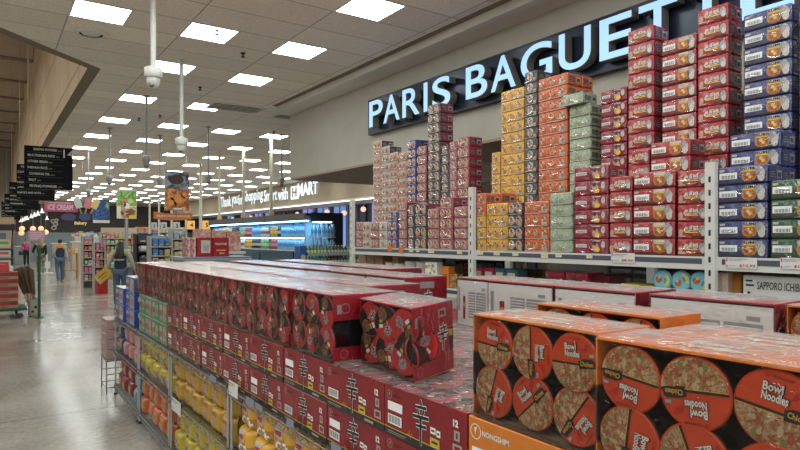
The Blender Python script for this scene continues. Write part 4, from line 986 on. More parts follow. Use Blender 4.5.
def bowl_lid(r):
    m = MB(); m.lathe([(r * .985, .004), (r * .985, -.001), (r * .94, -.003)], ORIM, 32, axis='x')
    m.disc((-.003, 0, 0), NX, UZ, r * .94, LIDOR, 32)
    n = 22; a0, a1 = PI + .06, 2 * PI - .06
    m.poly([Vector((-.0036, 0, 0)) + NX * (math.cos(a0 + (a1 - a0) * i / n) * r * .93) + UZ * (math.sin(a0 + (a1 - a0) * i / n) * r * .93) for i in range(n + 1)], NOODB)
    m.rect((-.0042, 0, 0), NX, UZ, -.93 * r, .93 * r, -.075 * r, .0, BLACK); m.rect((-.0042, 0, 0), NX, UZ, -.92 * r, .92 * r, -.095 * r, -.075 * r, GOLD)
    rr = random.Random(4)
    for i in range(9): m.disc((-.0045 - .0001 * i, rr.uniform(-.5, .5) * r, rr.uniform(-.75, -.25) * r), NX, UZ, r * rr.uniform(.04, .09), (mat('veg_green', (.20, .20, .06), .45), mat('veg_red', (.40, .08, .03), .4), mat('onion_pale', (.48, .34, .18), .45))[i % 3], 8, ry=r * rr.uniform(.04, .16))
    m.shape((-.0056, 0, 0), NX, UZ, [(.22 * r, -.16 * r), (.86 * r, -.10 * r), (.84 * r, .12 * r), (.74 * r, .18 * r), (.40 * r, .17 * r), (.20 * r, .10 * r)], BLACK)
    m.text('Chicken', (-.0062, -.28 * r, -.06 * r), NX, UZ, GOLD, h=.15 * r, w=.50 * r, bold=.02)
    # two-line title with a dark edge
    for (t, x, y, w) in (('Bowl', -.34, .42, .46), ('Noodles', -.34, .19, .60)):
        m.text(t, (-.0050, -x * r + .008 * r, y * r - .01 * r), NX, UZ, BLACK, h=.25 * r, w=(w + .04) * r, bold=.085); m.text(t, (-.0058, -x * r, y * r), NX, UZ, BLOBW, h=.22 * r, w=w * r, bold=.03)
    m.shape((-.0056, 0, 0), NX, UZ, [(.30 * r, .36 * r), (.44 * r, .40 * r), (.62 * r, .58 * r), (.56 * r, .62 * r), (.38 * r, .56 * r)], CHILI)
    m.text('NONGSHIM', (-.0050, .16 * r, .76 * r), NX, UZ, mat('print_deep_orange', (.20, .02, .006), .4), h=.07 * r, w=.46 * r, bold=.02)
    m.disc((-.0050, .28 * r, .79 * r), NX, UZ, .05 * r, CHILI, 8); m.rect((-.005, 0, 0), NX, UZ, .64 * r, .82 * r, .24 * r, .34 * r, GREYP)
    return m.mesh('cup_lid')
RO = .0715
OR_W = cup_wall(RO, .075, DKBOWL); OR_L = bowl_lid(RO)

# ---------- bundles ----------
TRAYD = mat('tray_dark_card', (.10, .05, .04), .7)
def sleeve_mesh(W, D, Hh, kind, X=None):
    m = MB(); m.X = X
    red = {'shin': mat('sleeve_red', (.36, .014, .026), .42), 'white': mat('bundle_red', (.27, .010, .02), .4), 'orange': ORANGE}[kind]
    t = .004
    m.box(0, D, -W / 2, W / 2, Hh - t, Hh, SHINLIT if kind != 'orange' else red); m.box(D - t, D, -W / 2, W / 2, t, Hh - t, red); m.box(0, D, -W / 2, W / 2, 0, t, KRAFT)
    if kind == 'white': 
        m.box(0, t, -W / 2, W / 2, t, Hh - t, mat('white_panel', (.74, .74, .71), .5))
        R = lambda x0, x1, y0, y1, mm, k=1: m.rect((-.0006 * k, W / 2, 0), NX, UZ, x0 * W, x1 * W, y0 * Hh, y1 * Hh, mm)
        R(0, 1, .955, .985, BLACK)
        R(.05, .10, .30, .80, GREYP); R(.38, .60, .18, .72, GREYP); R(.63, .92, .18, .72, GREYP)
        for i in range(9): R(.39, .59, .22 + i * .055, .24 + i * .055, PAPER, 2); R(.64, .91, .22 + i * .055, .235 + i * .055, PAPER, 2)
        R(.20, .28, .14, .62, CRIM); R(.21, .27, .40, .50, YLINE, 2); R(.80, .90, .76, .82, GREYP)
    for s_ in (-1, 1):
        y = s_ * W / 2; a, b = (y, y + t) if s_ < 0 else (y - t, y)
        if kind == 'white': m.box(0, D, a, b, t, Hh - t, red)
        else:
            m.box(0, .52 * D, a, b, .62 * Hh, Hh - t, red); m.box(.52 * D, D, a, b, t, Hh - t, red); m.box(0, .52 * D, a, b, t, .22 * Hh, red)
            if kind == 'shin': m.box(.05 * D, .50 * D, a + .03 if s_ < 0 else a - .03, b + .03 if s_ < 0 else b - .03, .2 * Hh, .64 * Hh, SHINB)
            else: m.box(.0, .52 * D, a, b, .2 * Hh, .64 * Hh, DKBOWL)
    if kind != 'white': m.box(0, .004, -W / 2, W / 2, 0, .010, TRAYD); m.box(.085, .09, -W / 2 + .01, W / 2 - .01, .01, Hh - .01, SHINB if kind == 'shin' else DKBOWL)
    # prints: top and near end
    T = (0, W / 2, Hh + .0006)   # top plane read from the front: ux to the right, uy away from the viewer
    ex, ey = NX, EX
    RT = lambda x0, x1, y0, y1, mm, k=0: m.rect((T[0], T[1], T[2] + .0006 * k), ex, ey, x0 * W, x1 * W, y0 * D, y1 * D, mm)
    if kind in ('shin', 'white'):
        RT(0, 1, .74, 1, SHINB); RT(.05, .95, .70, .74, YLINE)
        hanja(m, (T[0], T[1], T[2]), ex, ey, .40 * W, .16 * D, .16 * W, .52 * D, .0006, .06, ink=GREYP)
        RT(.60, .74, .30, .50, PAPER, 1); RT(.62, .72, .36, .44, SHINR, 2); RT(.6, .72, .12, .24, YLINE, 1); RT(.06, .26, .12, .20, FADE, 1); RT(.76, .95, .80, .94, FADE, 2)
    else:
        m.text('Bowl', (T[0] + .50 * D, T[1] - .36 * W, T[2] + .0012), ex, ey, BLOBW, h=.20 * D, w=.24 * W, bold=.06); m.text('Noodles', (T[0] + .26 * D, T[1] - .34 * W, T[2] + .0012), ex, ey, BLOBW, h=.20 * D, w=.32 * W, bold=.06)
        RT(.30, .72, .74, .78, GREYP, 2); ring(m, T, ex, ey, .50 * W, .50 * D, .27 * W, .004, BLOBW, 28, ry=.42 * D)
        m.text('NONGSHIM', (T[0] + .06 * D, T[1] - .64 * W, T[2] + .0006), ex, ey, BLOBW, h=.07 * D, w=.3 * W, bold=.03); RT(.84, .96, .5, .86, GREYB); RT(.04, .16, .5, .8, GREYB); RT(.06, .14, .2, .3, BLOBW)
    E_ = (0, -W / 2 - .0008, 0)
    RE = lambda x0, x1, y0, y1, mm, k=0: m.rect((E_[0], E_[1] - .0006 * k, 0), EX, UZ, x0 * D, x1 * D, y0 * Hh, y1 * Hh, mm)
    if kind == 'shin':
        hanja(m, E_, EX, UZ, .60 * D, .34 * Hh, .26 * D, .36 * Hh, .0004, .05); RE(.9, 1, .3, .62, SHINB); RE(.88, .98, .50, .60, YLINE, 1)
        ring(m, E_, EX, UZ, .16 * D, .12 * Hh, .016, .002, FADE); ring(m, E_, EX, UZ, .18 * D, .80 * Hh, .018, .003, FADE); RE(.06, .12, .72, .86, FADE); RE(.62, .82, .80, .92, FADE); RE(.66, .78, .83, .89, SHINR, 1)
        for i in range(7): RE(.86, .89, .16 + i * .025, .175 + i * .025, FADE)
        RE(.16, .40, .30, .52, BLOBW, 0) if False else None
    elif kind == 'white':
        for i in range(8): RE(.10, .28, .25 + i * .06, .275 + i * .06, FADE)
        hanja(m, E_, EX, UZ, .42 * D, .2 * Hh, .26 * D, .5 * Hh, .0004, .05); RE(.36, .70, .76, .90, FADE)
    else:
        RE(.06, .44, .70, .90, BLOBW); RE(.10, .40, .76, .84, ORANGE, 1); RE(.6, .94, .3, .5, BLOBW)
    return m.mesh('card_sleeve')
def film_mesh(W, D, Hh, X=None):
    m = MB(); m.X = X; g = .004
    n = 6
    # loose top with slack between the corners
    vs = []; r_ = random.Random(int(W * 1e4) + int(D * 1e4))
    for i in range(n + 1):
        for j in range(n + 1):
            e = i in (0, n) or j in (0, n)
            vs.append((-g + (D + 2 * g) * i / n, -W / 2 - g + (W + 2 * g) * j / n, Hh + .003 + (0 if e else r_.uniform(.001, .007))))
    m.add(vs, [(i * (n + 1) + j, (i + 1) * (n + 1) + j, (i + 1) * (n + 1) + j + 1, i * (n + 1) + j + 1) for i in range(n) for j in range(n)], FILM, True)
    vs = []
    for i in range(n + 1):
        for j in range(n + 1):
            e = i in (0, n) or j in (0, n)
            vs.append((-g - (0 if e else r_.uniform(.002, .007)), -W / 2 - g + (W + 2 * g) * j / n, .002 + (Hh + .001) * i / n))
    m.add(vs, [(i * (n + 1) + j, (i + 1) * (n + 1) + j, (i + 1) * (n + 1) + j + 1, i * (n + 1) + j + 1) for i in range(n) for j in range(n)], FILMT, True)
    for s_ in (-1, 1): y = s_ * (W / 2 + g); m.poly([(-g, y, .002), (D + g, y, .002), (D + g, y, Hh + .003), (-g, y, Hh + .003)], FILMT)
    return m.mesh('shrink_film')
rb = random.Random(21)
def bundle(W, D, Hh, kind, loc, rot, label, cat, group, angs=None, X=None, cups=True, me=None, end_cups=False):
    nm = {'shin': 'bowl_noodle_bundle', 'white': 'bowl_noodle_bundle', 'orange': 'bowl_noodle_bundle'}[kind]
    o = empty(nm, loc, label, cat, group, rot)
    obj('card_sleeve', me[0] if me else sleeve_mesh(W, D, Hh, kind, X), o); obj('shrink_film', me[1] if me else film_mesh(W, D, Hh, X), o)
    if kind != 'white' and cups:
        r = RB if kind == 'shin' else RO
        k = 0
        for zz in (r + .008, Hh - r - .006):
            for yy in (W / 3, 0, -W / 3):
                p = Vector((.012 + rb.uniform(-.004, .004), yy * .98, zz));
                if X is not None: p = X @ p
                a = angs[k] if angs else rb.uniform(0, 2 * PI)
                c = obj('noodle_bowl', SH_W if kind == 'shin' else OR_W, o, p, (a, 0, (0 if X is None else rot_skew)))
                l = obj('lid', SH_L[rb.randrange(3)] if kind == 'shin' else OR_L, c); k += 1
        if end_cups:
            p = Vector((.27 * D, -W / 2 + .02, .42 * Hh)); p = X @ p if X is not None else p
            c = obj('noodle_bowl', SH_W, o, p, (0, 0, PI / 2 - .1)); obj('lid', SH_L[0], c, (0, 0, 0), (.8, 0, 0))
    return o
BH = .268; CT = .818 + 2 * CH + .001       # height of a bundle, top of the two carton layers

# cartons: front column, then the columns behind it
def film_top(): 
    m = MB(); n = 7; r_ = random.Random(2); vs = []
    for i in range(n + 1):
        for j in range(n + 1):
            e = i in (0, n) or j in (0, n); vs.append((CD * i / n, -CL / 2 + CL * j / n, CH + (0 if e else r_.uniform(.0005, .004))))
    m.add(vs, [(i * (n + 1) + j, (i + 1) * (n + 1) + j, (i + 1) * (n + 1) + j + 1, i * (n + 1) + j + 1) for i in range(n) for j in range(n)], FILM, True); return m.mesh('shrink_film')
FT = film_top()
def open_carton_mesh(seed):
    m = MB(); t = .004; h = CH - .002
    m.box(0, t, -CL / 2, CL / 2, 0, h, SHINR); m.box(CD - t, CD, -CL / 2, CL / 2, 0, h, SHINR); m.box(t, CD - t, -CL / 2, -CL / 2 + t, 0, h, SHINR); m.box(t, CD - t, CL / 2 - t, CL / 2, 0, h, SHINR); m.box(t, CD - t, -CL / 2 + t, CL / 2 - t, 0, .09, SHINB)
    carton_face(m, (-.001, CL / 2, 0), NX, UZ, CL, h, seed); o = (0, -CL / 2 - .001, 0)
    hanja(m, o, EX, UZ, .36 * CD, .16 * CH, .2 * CD, .7 * CH, .0006); m.rect(o, EX, UZ, 0, CD, 0, .15 * CH, SHINB)
    return m.mesh('carton_body')
OC = [open_carton_mesh(0), open_carton_mesh(1)]
def shin_carton(x, yc, z, seed, label, open_top=False, group='red bowl noodle cartons on the island'):
    o = empty('noodle_carton', (x, yc, z), label, 'carton', group, 0)
    obj('carton_body', (OC if open_top else CM)[seed % 2], o)
    if open_top:
        for i in range(3):
            for j in range(3):
                c = obj('noodle_bowl', SH_W, o, (.068 + i * .1295, -CL / 2 + .072 + j * .141, CH - .012), (0, PI / 2, rb.uniform(0, 6)))
                obj('lid', SH_L[(i + j) % 3], c)
        obj('shrink_film', FT, o)
    return o
ybase = 1.2925
for layer, nmL in ((1, 'upper'), (0, 'lower')):
    for i in range(8):
        yc = ybase + .4285 * (i + .5); z = .819 + CH * layer
        shin_carton(XI + rb.uniform(0, .006), yc, z, i + layer, 'red and black noodle carton at the walkway front, %s from the orange carton, %s layer' % (ORD[i], nmL), open_top=(layer == 1 and i < 3))
    for col, x in ((1, XI + .402), (2, XI + .804), (3, XI + 1.206)):
        for i in range(14):
            yc = ybase - 1.29 + .4285 * (i + .5) + (.05, -.06, .02)[col - 1]; z = .819 + CH * layer
            shin_carton(x, yc, z, i + layer + col, 'red carton inside the island, %s layer, %s row back, %s from near end' % (nmL, ORD[col], ORD[i]), open_top=(layer == 1 and 1 < i < 7 and col < 3), group='red noodle cartons inside the island')
# orange carton under the orange bundles, near end
def ocarton(yc, W, label, z=.819 + CH, x=XI):
    o = empty('noodle_carton', (x, yc, z), label, 'carton', 'orange bowl noodle cartons')
    m = MB(); m.cbox(0, CD, -W / 2, W / 2, 0, CH - .002, mat('carton_orange', (.58, .17, .02), .42, var=.08), .003)
    P = (-.001, W / 2, 0)
    ring(m, P, NX, UZ, .075 * W, .76 * CH, .019, .003, BLOBW); m.shape(P, NX, UZ, [(.075 * W - .006, .76 * CH + .010), (.075 * W - .002, .76 * CH - .010), (.075 * W + .006, .76 * CH + .014)], BLOBW)
    m.text('NONGSHIM', (-.0012, W / 2 - .135 * W, .72 * CH), NX, UZ, BLOBW, h=.016, w=.24 * W, bold=.03)
    m.rect(P, NX, UZ, .04 * W, .24 * W, .30 * CH, .50 * CH, PAPER); m.rect((-.0016, W / 2, 0), NX, UZ, .06 * W, .22 * W, .38 * CH, .41 * CH, GREYP); ring(m, P, NX, UZ, .62 * W, .40 * CH, .20 * W, .004, BLOBW, 28, ry=.32 * CH)
    m.text('Bowl', (-.0014, W / 2 - .52 * W, .42 * CH), NX, UZ, BLOBW, h=.2 * CH, w=.2 * W, bold=.06); m.text('Noodles', (-.0014, W / 2 - .48 * W, .18 * CH), NX, UZ, BLOBW, h=.2 * CH, w=.3 * W, bold=.06)
    m.build('carton_body', o); return o
ocarton(1.072, .43, 'orange NONGSHIM carton beneath the three-by-two orange bowls'); ocarton(.635, .43, 'orange carton beneath the nearest orange bowl bundle')
ocarton(1.072, .43, 'orange carton in the lower layer beneath the orange NONGSHIM carton', .819); ocarton(.635, .43, 'orange carton in the lower layer at the viewer\'s end', .819)

# front row of red bundles, far to near
RW, RD = .418, .31
ME = (sleeve_mesh(RW, RD, BH, 'shin'), film_mesh(RW, RD, BH))
for i in range(9):
    yc = 2.105 + .425 * (i + .5)
    bundle(RW, RD, BH, 'shin', (XI + rb.uniform(0, .012), yc, CT), rb.uniform(-.012, .012), 'red wrapped bowl bundle on the front cartons, %s from the tilted bundle' % ORD[i], 'noodle bundle', 'red bowl bundles along the walkway', me=ME)
# rows behind
MW = (sleeve_mesh(RW, RD, BH, 'white'), film_mesh(RW, RD, BH))
for (row, x, y0, n, dz) in (('second', 1.47, 2.40, 8, -.004), ('third', 1.95, 2.79, 7, 0), ('fourth', 2.40, 3.63, 5, .02)):
    for i in range(n):
        yc = y0 + .43 * (i + .5)
        o = bundle(RW, RD, BH + 0, 'white', (x + rb.uniform(-.012, .012), yc, CT), rb.uniform(-.02, .02), 'white-faced bowl bundle, %s row back on the island, %s from its near end' % (row, ORD[i]), 'noodle bundle', 'bowl bundles in the middle of the island', me=MW)
# big white-faced bundles on the far side of the island
for k, (ya, yb, x, lab) in enumerate(((2.665, 2.405, 2.235, 'narrow white-faced bundle standing left of the longer white ones'), (2.39, 1.945, 2.22, 'white-faced bundle with grey printing behind the orange bowls'), (1.93, 1.50, 2.22, 'middle white-faced bundle half hidden by orange bundles'), (1.43, .965, 2.22, 'white-faced bundle with red end nearest the near upright'))):
    W = ya - yb; bundle(W, .30, BH, 'white', (x, (ya + yb) / 2, CT), (.0, .004, -.006, .01)[k], lab, 'noodle bundle', 'white-faced bundles at the back of the island')
W = .45; o = bundle(W, .30, BH, 'orange', (2.24, .71, CT), 0, 'orange bundle beside the red end of the last white-faced bundle', 'noodle bundle', 'orange bowl bundles', cups=True)
# flat pinkish bundle tops behind the white ones
for i in range(4):
    bundle(RW, .30, .235, 'white', (2.60, 1.2 + .45 * i, CT), .02 * (i - 1), 'low red-topped bundle behind the white-faced bundles, %s from the near end' % ORD[i], 'noodle bundle', 'low bundles beside the racking aisle')

# the tilted red bundle lying at an angle in front
rot_skew = .16
SK = Matrix(((.935, .07, 0, 0), (.31, .997, 0, 0), (0, 0, 1, 0), (0, 0, 0, 1)))
TW, TD, TH = .388, .262, .256
base = Vector((1.199, 1.66, CT)) - (SK @ Vector((0, -TW / 2, 0)))
bundle(TW, TD, TH, 'shin', base, (0, -.03, 0), 'red wrapped bowl bundle turned and tilted in front, its window end facing out', 'noodle bundle', 'red bowl bundles along the walkway', X=SK, end_cups=True)

# orange bowl bundles at the near end
D90 = PI / 2
bundle(.425, .19, .284, 'orange', (XI + .005, 1.062, CT), -.012, 'orange bowl bundle between the tilted red bundle and the nearest bundle', 'noodle bundle', 'orange bowl bundles', angs=[2.75 - D90 - .2 + .9, -.75, 1.1 + 1.1, 0.05, 1.55, -.05])
bundle(.425, .19, .284, 'orange', (1.085, .615, CT), .01, 'nearest orange bowl bundle with two upside-down lids', 'noodle bundle', 'orange bowl bundles', angs=[1.7, 1.2, .4, 3.25, 3.05, .15])
bundle(.44, .19, .284, 'orange', (1.475, 1.138, CT), -.01, 'orange bowl bundle tucked behind the middle orange bundle', 'noodle bundle', 'orange bowl bundles', angs=None)
bundle(.425, .19, .280, 'orange', (1.288, .60, CT), .012, 'orange bowl bundle behind the nearest one, showing its printed top', 'noodle bundle', 'orange bowl bundles', angs=None)

# ---------- green and blue cartons at the far end ----------
GC = mat('green_carton', (.045, .20, .09), .4, coat=.3); BCt = mat('blue_carton', (.02, .065, .30), .4, coat=.3); WTOP = mat('white_top', (.55, .58, .55), .45)
def small_case(name, x, yc, z, w, d, h, m_, panel, label, group):
    o = empty(name, (x, yc, z), label, 'carton', group)
    m = MB(); m.cbox(0, d, -w / 2, w / 2, 0, h - .002, m_, .004)
    R = lambda x0, x1, y0, y1, mm, k=1: m.rect((-.0006 * k, w / 2, 0), NX, UZ, x0 * w, x1 * w, y0 * h, y1 * h, mm)
    R(.5, .94, .1, .9, panel); R(.08, .4, .6, .85, PALE); R(.1, .38, .15, .35, GREYB)
    m.disc((-.0018, w / 2 - .72 * w, .5 * h), NX, UZ, .05, PALE, 14); m.disc((-.0024, w / 2 - .72 * w, .48 * h), NX, UZ, .032, BOWLI, 12); m.disc((-.0018, w / 2 - .22 * w, .5 * h), NX, UZ, .022, REDP, 10)
    m.rect((0, -w / 2 - .0006, 0), EX, UZ, .1 * d, .9 * d, .55 * h, .85 * h, PALE); m.disc((d * .5, -w / 2 - .0008, .3 * h), EX, UZ, .04, PALE, 12); m.disc((d * .3, -w / 2 - .0012, .3 * h), EX, UZ, .02, REDP, 10)
    m.build('carton_body', o); t = MB(); t.box(.004, d - .004, -w / 2 + .004, w / 2 - .004, h - .002, h, WTOP); t.build('film_top', o); return o
PKP = mat('pinkish_panel', (.42, .16, .15), .45)
for lay in (0, 1):
    for i in range(4):
        small_case('noodle_carton', XI, 4.735 + .252 * (i + .5), .819 + lay * .164, .248, .35, .164, GC, PKP if i % 2 == 0 else GC, 'green noodle carton on the wire shelf, %s from the red cartons, %s layer' % (ORD[i], ('lower', 'upper')[lay]), 'green cartons at the far end')
for lay in range(3):
    small_case('noodle_carton', XI, 6.158, .819 + lay * .152, .42, .30, .152, BCt, PALE, 'blue noodle carton in the taller far-end stack, %s' % ('bottom', 'middle', 'topmost')[lay], 'blue cartons at the far end')
for lay in range(2):
    small_case('noodle_carton', XI - .02, 6.60, .819 + lay * .165, .44, .30, .165, BCt, PALE, 'blue noodle carton in the shorter far-end stack, %s' % ('bottom', 'topmost')[lay], 'blue cartons at the far end')

# ---------- bags on the lower wire shelves ----------
def bag_mesh(w, d, h, pick, seed=0):
    r_ = random.Random(seed); m = MB(); nx, nz = 14, 12
    def pt(i, j, sgn):
        s = 2 * i / nx - 1; t = 2 * j / nz - 1
        th = d / 2 * math.sqrt(max(0, (1 - abs(s) ** 5) * (1 - abs(t) ** 5))) + .002
        wob = .004 * math.sin(7 * s + seed) * math.cos(5 * t + seed * 2)
        yy = w / 2 * s * (1 - .07 * (1 - abs(t) ** 2)) ; zz = h * (j / nz)
        return (sgn * th + (wob if 0 < i < nx and 0 < j < nz else 0), yy, zz)
    for sgn in (-1, 1):
        vs = [pt(i, j, sgn) for j in range(nz + 1) for i in range(nx + 1)]
        for j in range(nz):
            for i in range(nx):
                f = (j * (nx + 1) + i, j * (nx + 1) + i + 1, (j + 1) * (nx + 1) + i + 1, (j + 1) * (nx + 1) + i)
                if sgn < 0: f = f[::-1]
                m.add([vs[k] for k in f], [(0, 1, 2, 3)], pick(1 - (i + .5) / nx, (j + .5) / nz), True)
    # crimped seal along the top edge
    n = 20
    vs = []
    for i in range(n + 1):
        y = -w / 2 + w * i / n; vs += [(.0025 * (-1) ** i, y, h - .002), (.0025 * (-1) ** i + .003, y, h + .011)]
    m.add(vs, [(2 * i, 2 * i + 2, 2 * i + 3, 2 * i + 1) for i in range(n)], pick(.02, .99))
    me = m.mesh('snack_bag'); bm = bmesh.new(); bm.from_mesh(me); bmesh.ops.remove_doubles(bm, verts=bm.verts, dist=.0004); bm.normal_update(); bm.to_mesh(me); bm.free(); return me
def BG(n, c): return mat('bag_' + n, tuple(q * .72 for q in c), .36, coat=.35, bump=.5, bscale=22, var=.12, vscale=30)
def two(c1, c2, motif, z0=.2, z1=.62):
    def pick(s, t):
        if (s - .5) ** 2 / .07 + (t - .40) ** 2 / .075 < 1: return motif
        if .70 < t < .86 and .18 < s < .82: return c2
        return c1
    return pick
GOL = BG('golden', (.60, .33, .02)); YEL2 = BG('yellow', (.62, .48, .03)); BLU = BG('blue', (.02, .07, .32)); PNK = BG('pink', (.58, .22, .24)); CRM = BG('crimson', (.30, .015, .05)); CYN = BG('cyan', (.05, .30, .42)); ORG = BG('orange', (.62, .12, .02)); ORP = BG('deep_yellow', (.62, .27, .015)); IVO = BG('ivory', (.62, .56, .42))
OLV = two_tone('pasta_photo', (.12, .09, .06), (.34, .27, .17), 45, .4, .42, .6, coat=.5)
def pic(s, t):
    if (s - .58) ** 2 / .10 + (t - .22) ** 2 / .045 < 1: return PAPER if (s - .58) ** 2 / .10 + (t - .22) ** 2 / .045 > .55 else NOODB
    if .10 < s < .62 and .50 < t < .92: return IVO if not (.18 < s < .56 and .62 < t < .74) else CRIM
    if s > .68 and t > .45: return GOLD
    return ORP if t < .85 or s > .62 else GOLD
KINDS = {
 'golden': bag_mesh(.205, .10, .142, two(GOL, BG('golden_dark', (.36, .15, .02)), NOODB)), 'yellow': bag_mesh(.20, .10, .140, lambda s, t: OLV if t < .55 and .12 < s < .9 else YEL2, 2), 'blue': bag_mesh(.20, .10, .140, two(BLU, YEL2, YEL2), 3),
 'pink': bag_mesh(.20, .10, .140, two(PNK, BG('pink_light', (.66, .40, .38)), BG('pink_light', (.66, .40, .38))), 4), 'crimson': bag_mesh(.20, .09, .140, two(CRM, CRM, YEL2), 5), 'cyan': bag_mesh(.19, .10, .140, two(CYN, BG('cyan_light', (.25, .5, .55)), CYN), 6),
 'orange': bag_mesh(.205, .10, .140, two(ORG, BG('orange_light', (.70, .30, .06)), NOODB), 7), 'picture': bag_mesh(.205, .10, .142, pic, 8), 'plainyellow': bag_mesh(.20, .10, .140, two(YEL2, GOL, OLV), 9)}
WORDS = {'golden': 'golden noodle bag', 'yellow': 'yellow bag with dark pasta picture', 'blue': 'blue bag with yellow emblem', 'pink': 'pink snack bag', 'crimson': 'crimson and yellow snack bag', 'cyan': 'cyan snack bag', 'orange': 'bright orange noodle bag', 'picture': 'orange and ivory bag with bowl picture', 'plainyellow': 'yellow noodle bag'}
def bag_run(kind, ua, ub, shelf, lays=2, X=1.175, pitch=.214, y0=None, y1=None):
    ya = y_at(ua, 1.12) if y0 is None else y0; yb = y_at(ub, 1.12) if y1 is None else y1
    n = max(1, int((ya - yb) / pitch + .15)); p = (ya - yb) / n
    for lay in range(lays):
        for i in range(n):
            o = obj('snack_bag', KINDS[kind], None, (X + rb.uniform(-.008, .012) + .01 * lay, ya - p * (i + .5) + rb.uniform(-.006, .006), SZ[shelf] + .002 + lay * .148), (rb.uniform(-.03, .03), rb.uniform(.0, .05), rb.uniform(-.05, .05)))
            tag(o, '%s, %s shelf, %s layer, %s from its far end' % (WORDS[kind], ('bottom', 'middle')[shelf], ('lower', 'upper')[lay], ORD[i]), 'snack bag', '%ss on the %s wire shelf' % (WORDS[kind], ('bottom', 'middle')[shelf]))
bag_run('blue', 111.5, 121, 1, y0=6.90); bag_run('pink', 122, 137, 1); bag_run('yellow', 138, 171.4, 1); bag_run('golden', 172.4, 230.5, 1); bag_run('picture', 232.5, 372, 1)
bag_run('crimson', 112, 130, 0, y0=6.90); bag_run('cyan', 130.5, 138, 0, pitch=.3); bag_run('orange', 139.5, 171, 0); bag_run('plainyellow', 172.5, 262, 0)

# labels clipped to the wire shelf edges
for (u0, u1, v0, v1, sty, lab) in ((228.5, 237.5, 379.5, 394, 'big', 'white label card on the upper wire shelf between golden and picture bags'), (171.5, 180.5, 396, 409, 'big', 'white label card on the middle wire shelf edge'), (246, 254, 396, 404, 'lav', 'lavender shelf tag right of the white label card'), (255, 262, 402, 408, 'lav', 'second lavender shelf tag from the white label card'),
                              (286.5, 293.5, 417, 425, 'lav', 'third lavender shelf tag under the red cartons'), (331, 341, 442, 452, 'lav', 'lavender shelf tag nearest the viewer'), (210, 216, 374, 380, 'lav', 'small lavender tag above the golden bags')):
    price_tag(u0, u1, v0, v1, lab, None, sty, X=1.091)

# ---------- the small display stand at the far end ----------
o = empty('display_stand', (1.24, 7.14, 0), 'thin wire stand holding crimson packs at the far end of the island', 'stand')
m = MB()
for x in (-.2, .2):
    for y in (-.17, .17): m.cyl((x, y, 0), (x, y, .36), .006, WIRE, n=6)
for z in (.06, .34):
    for a, b in (((-.2, -.17), (.2, -.17)), ((.2, -.17), (.2, .17)), ((.2, .17), (-.2, .17)), ((-.2, .17), (-.2, -.17))): m.cyl((*a, z), (*b, z), .005, WIRE, n=6)
m.build('wire_legs', o)
m = MB(); m.box(-.21, .21, -.18, .18, .345, .355, STEEL); m.build('tray', o)
m = MB()
for y in (-.17, .17): m.cyl((-.2, y, .2), (.2, y, .2), .005, WIRE, n=6)
m.build('cross_bar', o)
for lay in range(4):
    for (dx, nm, c) in ((-.105, 'left', mat('pale_pink_box2', (.34, .22, .20), .45)), (.10, 'right', CRIM)):
        m = MB(); m.cbox(-.098, .098, -.165, .165, 0, .104, c, .006); m.rect((-.0985, 0, 0), NX, UZ, -.13, .13, .03, .07, PALE); m.disc((0, -.1656, .05), EX, UZ, .03, PALE, 12)
        q = m.build('noodle_multipack', None, (1.24 + dx, 7.14, .356 + lay * .106)); tag(q, '%s pack on the small end stand, walkway side %s, %s' % ('pink' if dx < 0 else 'crimson', 'front' if dx < 0 else 'rear', ('bottom', 'second up', 'third up', 'topmost')[lay]), 'noodle pack', 'packs on the small end stand')
# =====================================================================
# DRINK CASES, BACKGROUND DISPLAYS, LEFT SIDE, PEOPLE
# =====================================================================
rg = random.Random(99)
# ---- refrigerated drink cases ----
CASEK = mat('case_black', (.012, .012, .014), .5); CASEG = mat('case_grey', (.10, .10, .105), .45); COOL = emis('case_lamp', (.30, .66, 1.0), 15.0); CBACK = mat('case_back_glow', (.32, .55, .70), .4)  # back panel blue puts the lamps' glow into its colour
CX = 5.6
for k, (ya, yb) in enumerate(((18.45, 16.2), (16.18, 13.95), (13.93, 11.7))):
    c = (ya + yb) / 2; hw = (ya - yb) / 2 - .01
    o = empty('drink_case', (CX, c, 0), 'open refrigerated drink case with dark fascia, %s from the black end panel' % ('third', 'second', 'first')[k], 'refrigerator', 'refrigerated drink cases')
    m = MB(); m.box(0, .85, -hw, hw, 0, .55, CASEG); m.box(.75, .85, -hw, hw, .55, 2.17, CASEK); m.box(.02, .75, -hw, hw, 2.12, 2.17, CASEK)
    if k == 2: m.box(.14, .92, -hw - .005, -hw + .03, .5, 2.19, CASEK)
    m.build('case_body', o)
    m = MB(); m.box(.74, .749, -hw + .02, hw - .02, .56, 2.1, CBACK); m.build('back_panel', o)
    m = MB(); m.box(-.02, .10, -hw, hw, 2.02, 2.175, mat('fascia_grey', (.13, .125, .12), .45)); m.build('fascia', o)
    m = MB(); m.box(.03, .09, -hw + .03, hw - .03, 2.0, 2.018, COOL); m.build('lamp_strip', o)
    for z in (1.67, 1.37, 1.02, .72):
        m = MB(); m.box(.06, .73, -hw + .02, hw - .02, z - .03, z, mat('case_shelf', (.52, .55, .56), .35)); m.build('shelf', o)
    m = MB(); m.box(.07, .09, -hw + .03, hw - .03, 1.625, 1.638, COOL); m.build('lamp_strip', o)
def bottle_mesh(h, r, liquid, cap, label):
    m = MB(); m.lathe([(.001, 0), (r * .95, 0), (r, .01), (r, h * .62), (r * .75, h * .76), (r * .36, h * .86), (r * .34, h * .92)], liquid, 9); m.lathe([(r * .42, h * .92), (r * .42, h), (.001, h)], cap, 8); m.lathe([(r * 1.02, h * .26), (r * 1.02, h * .52)], label, 9); return m.mesh('drink_bottle')
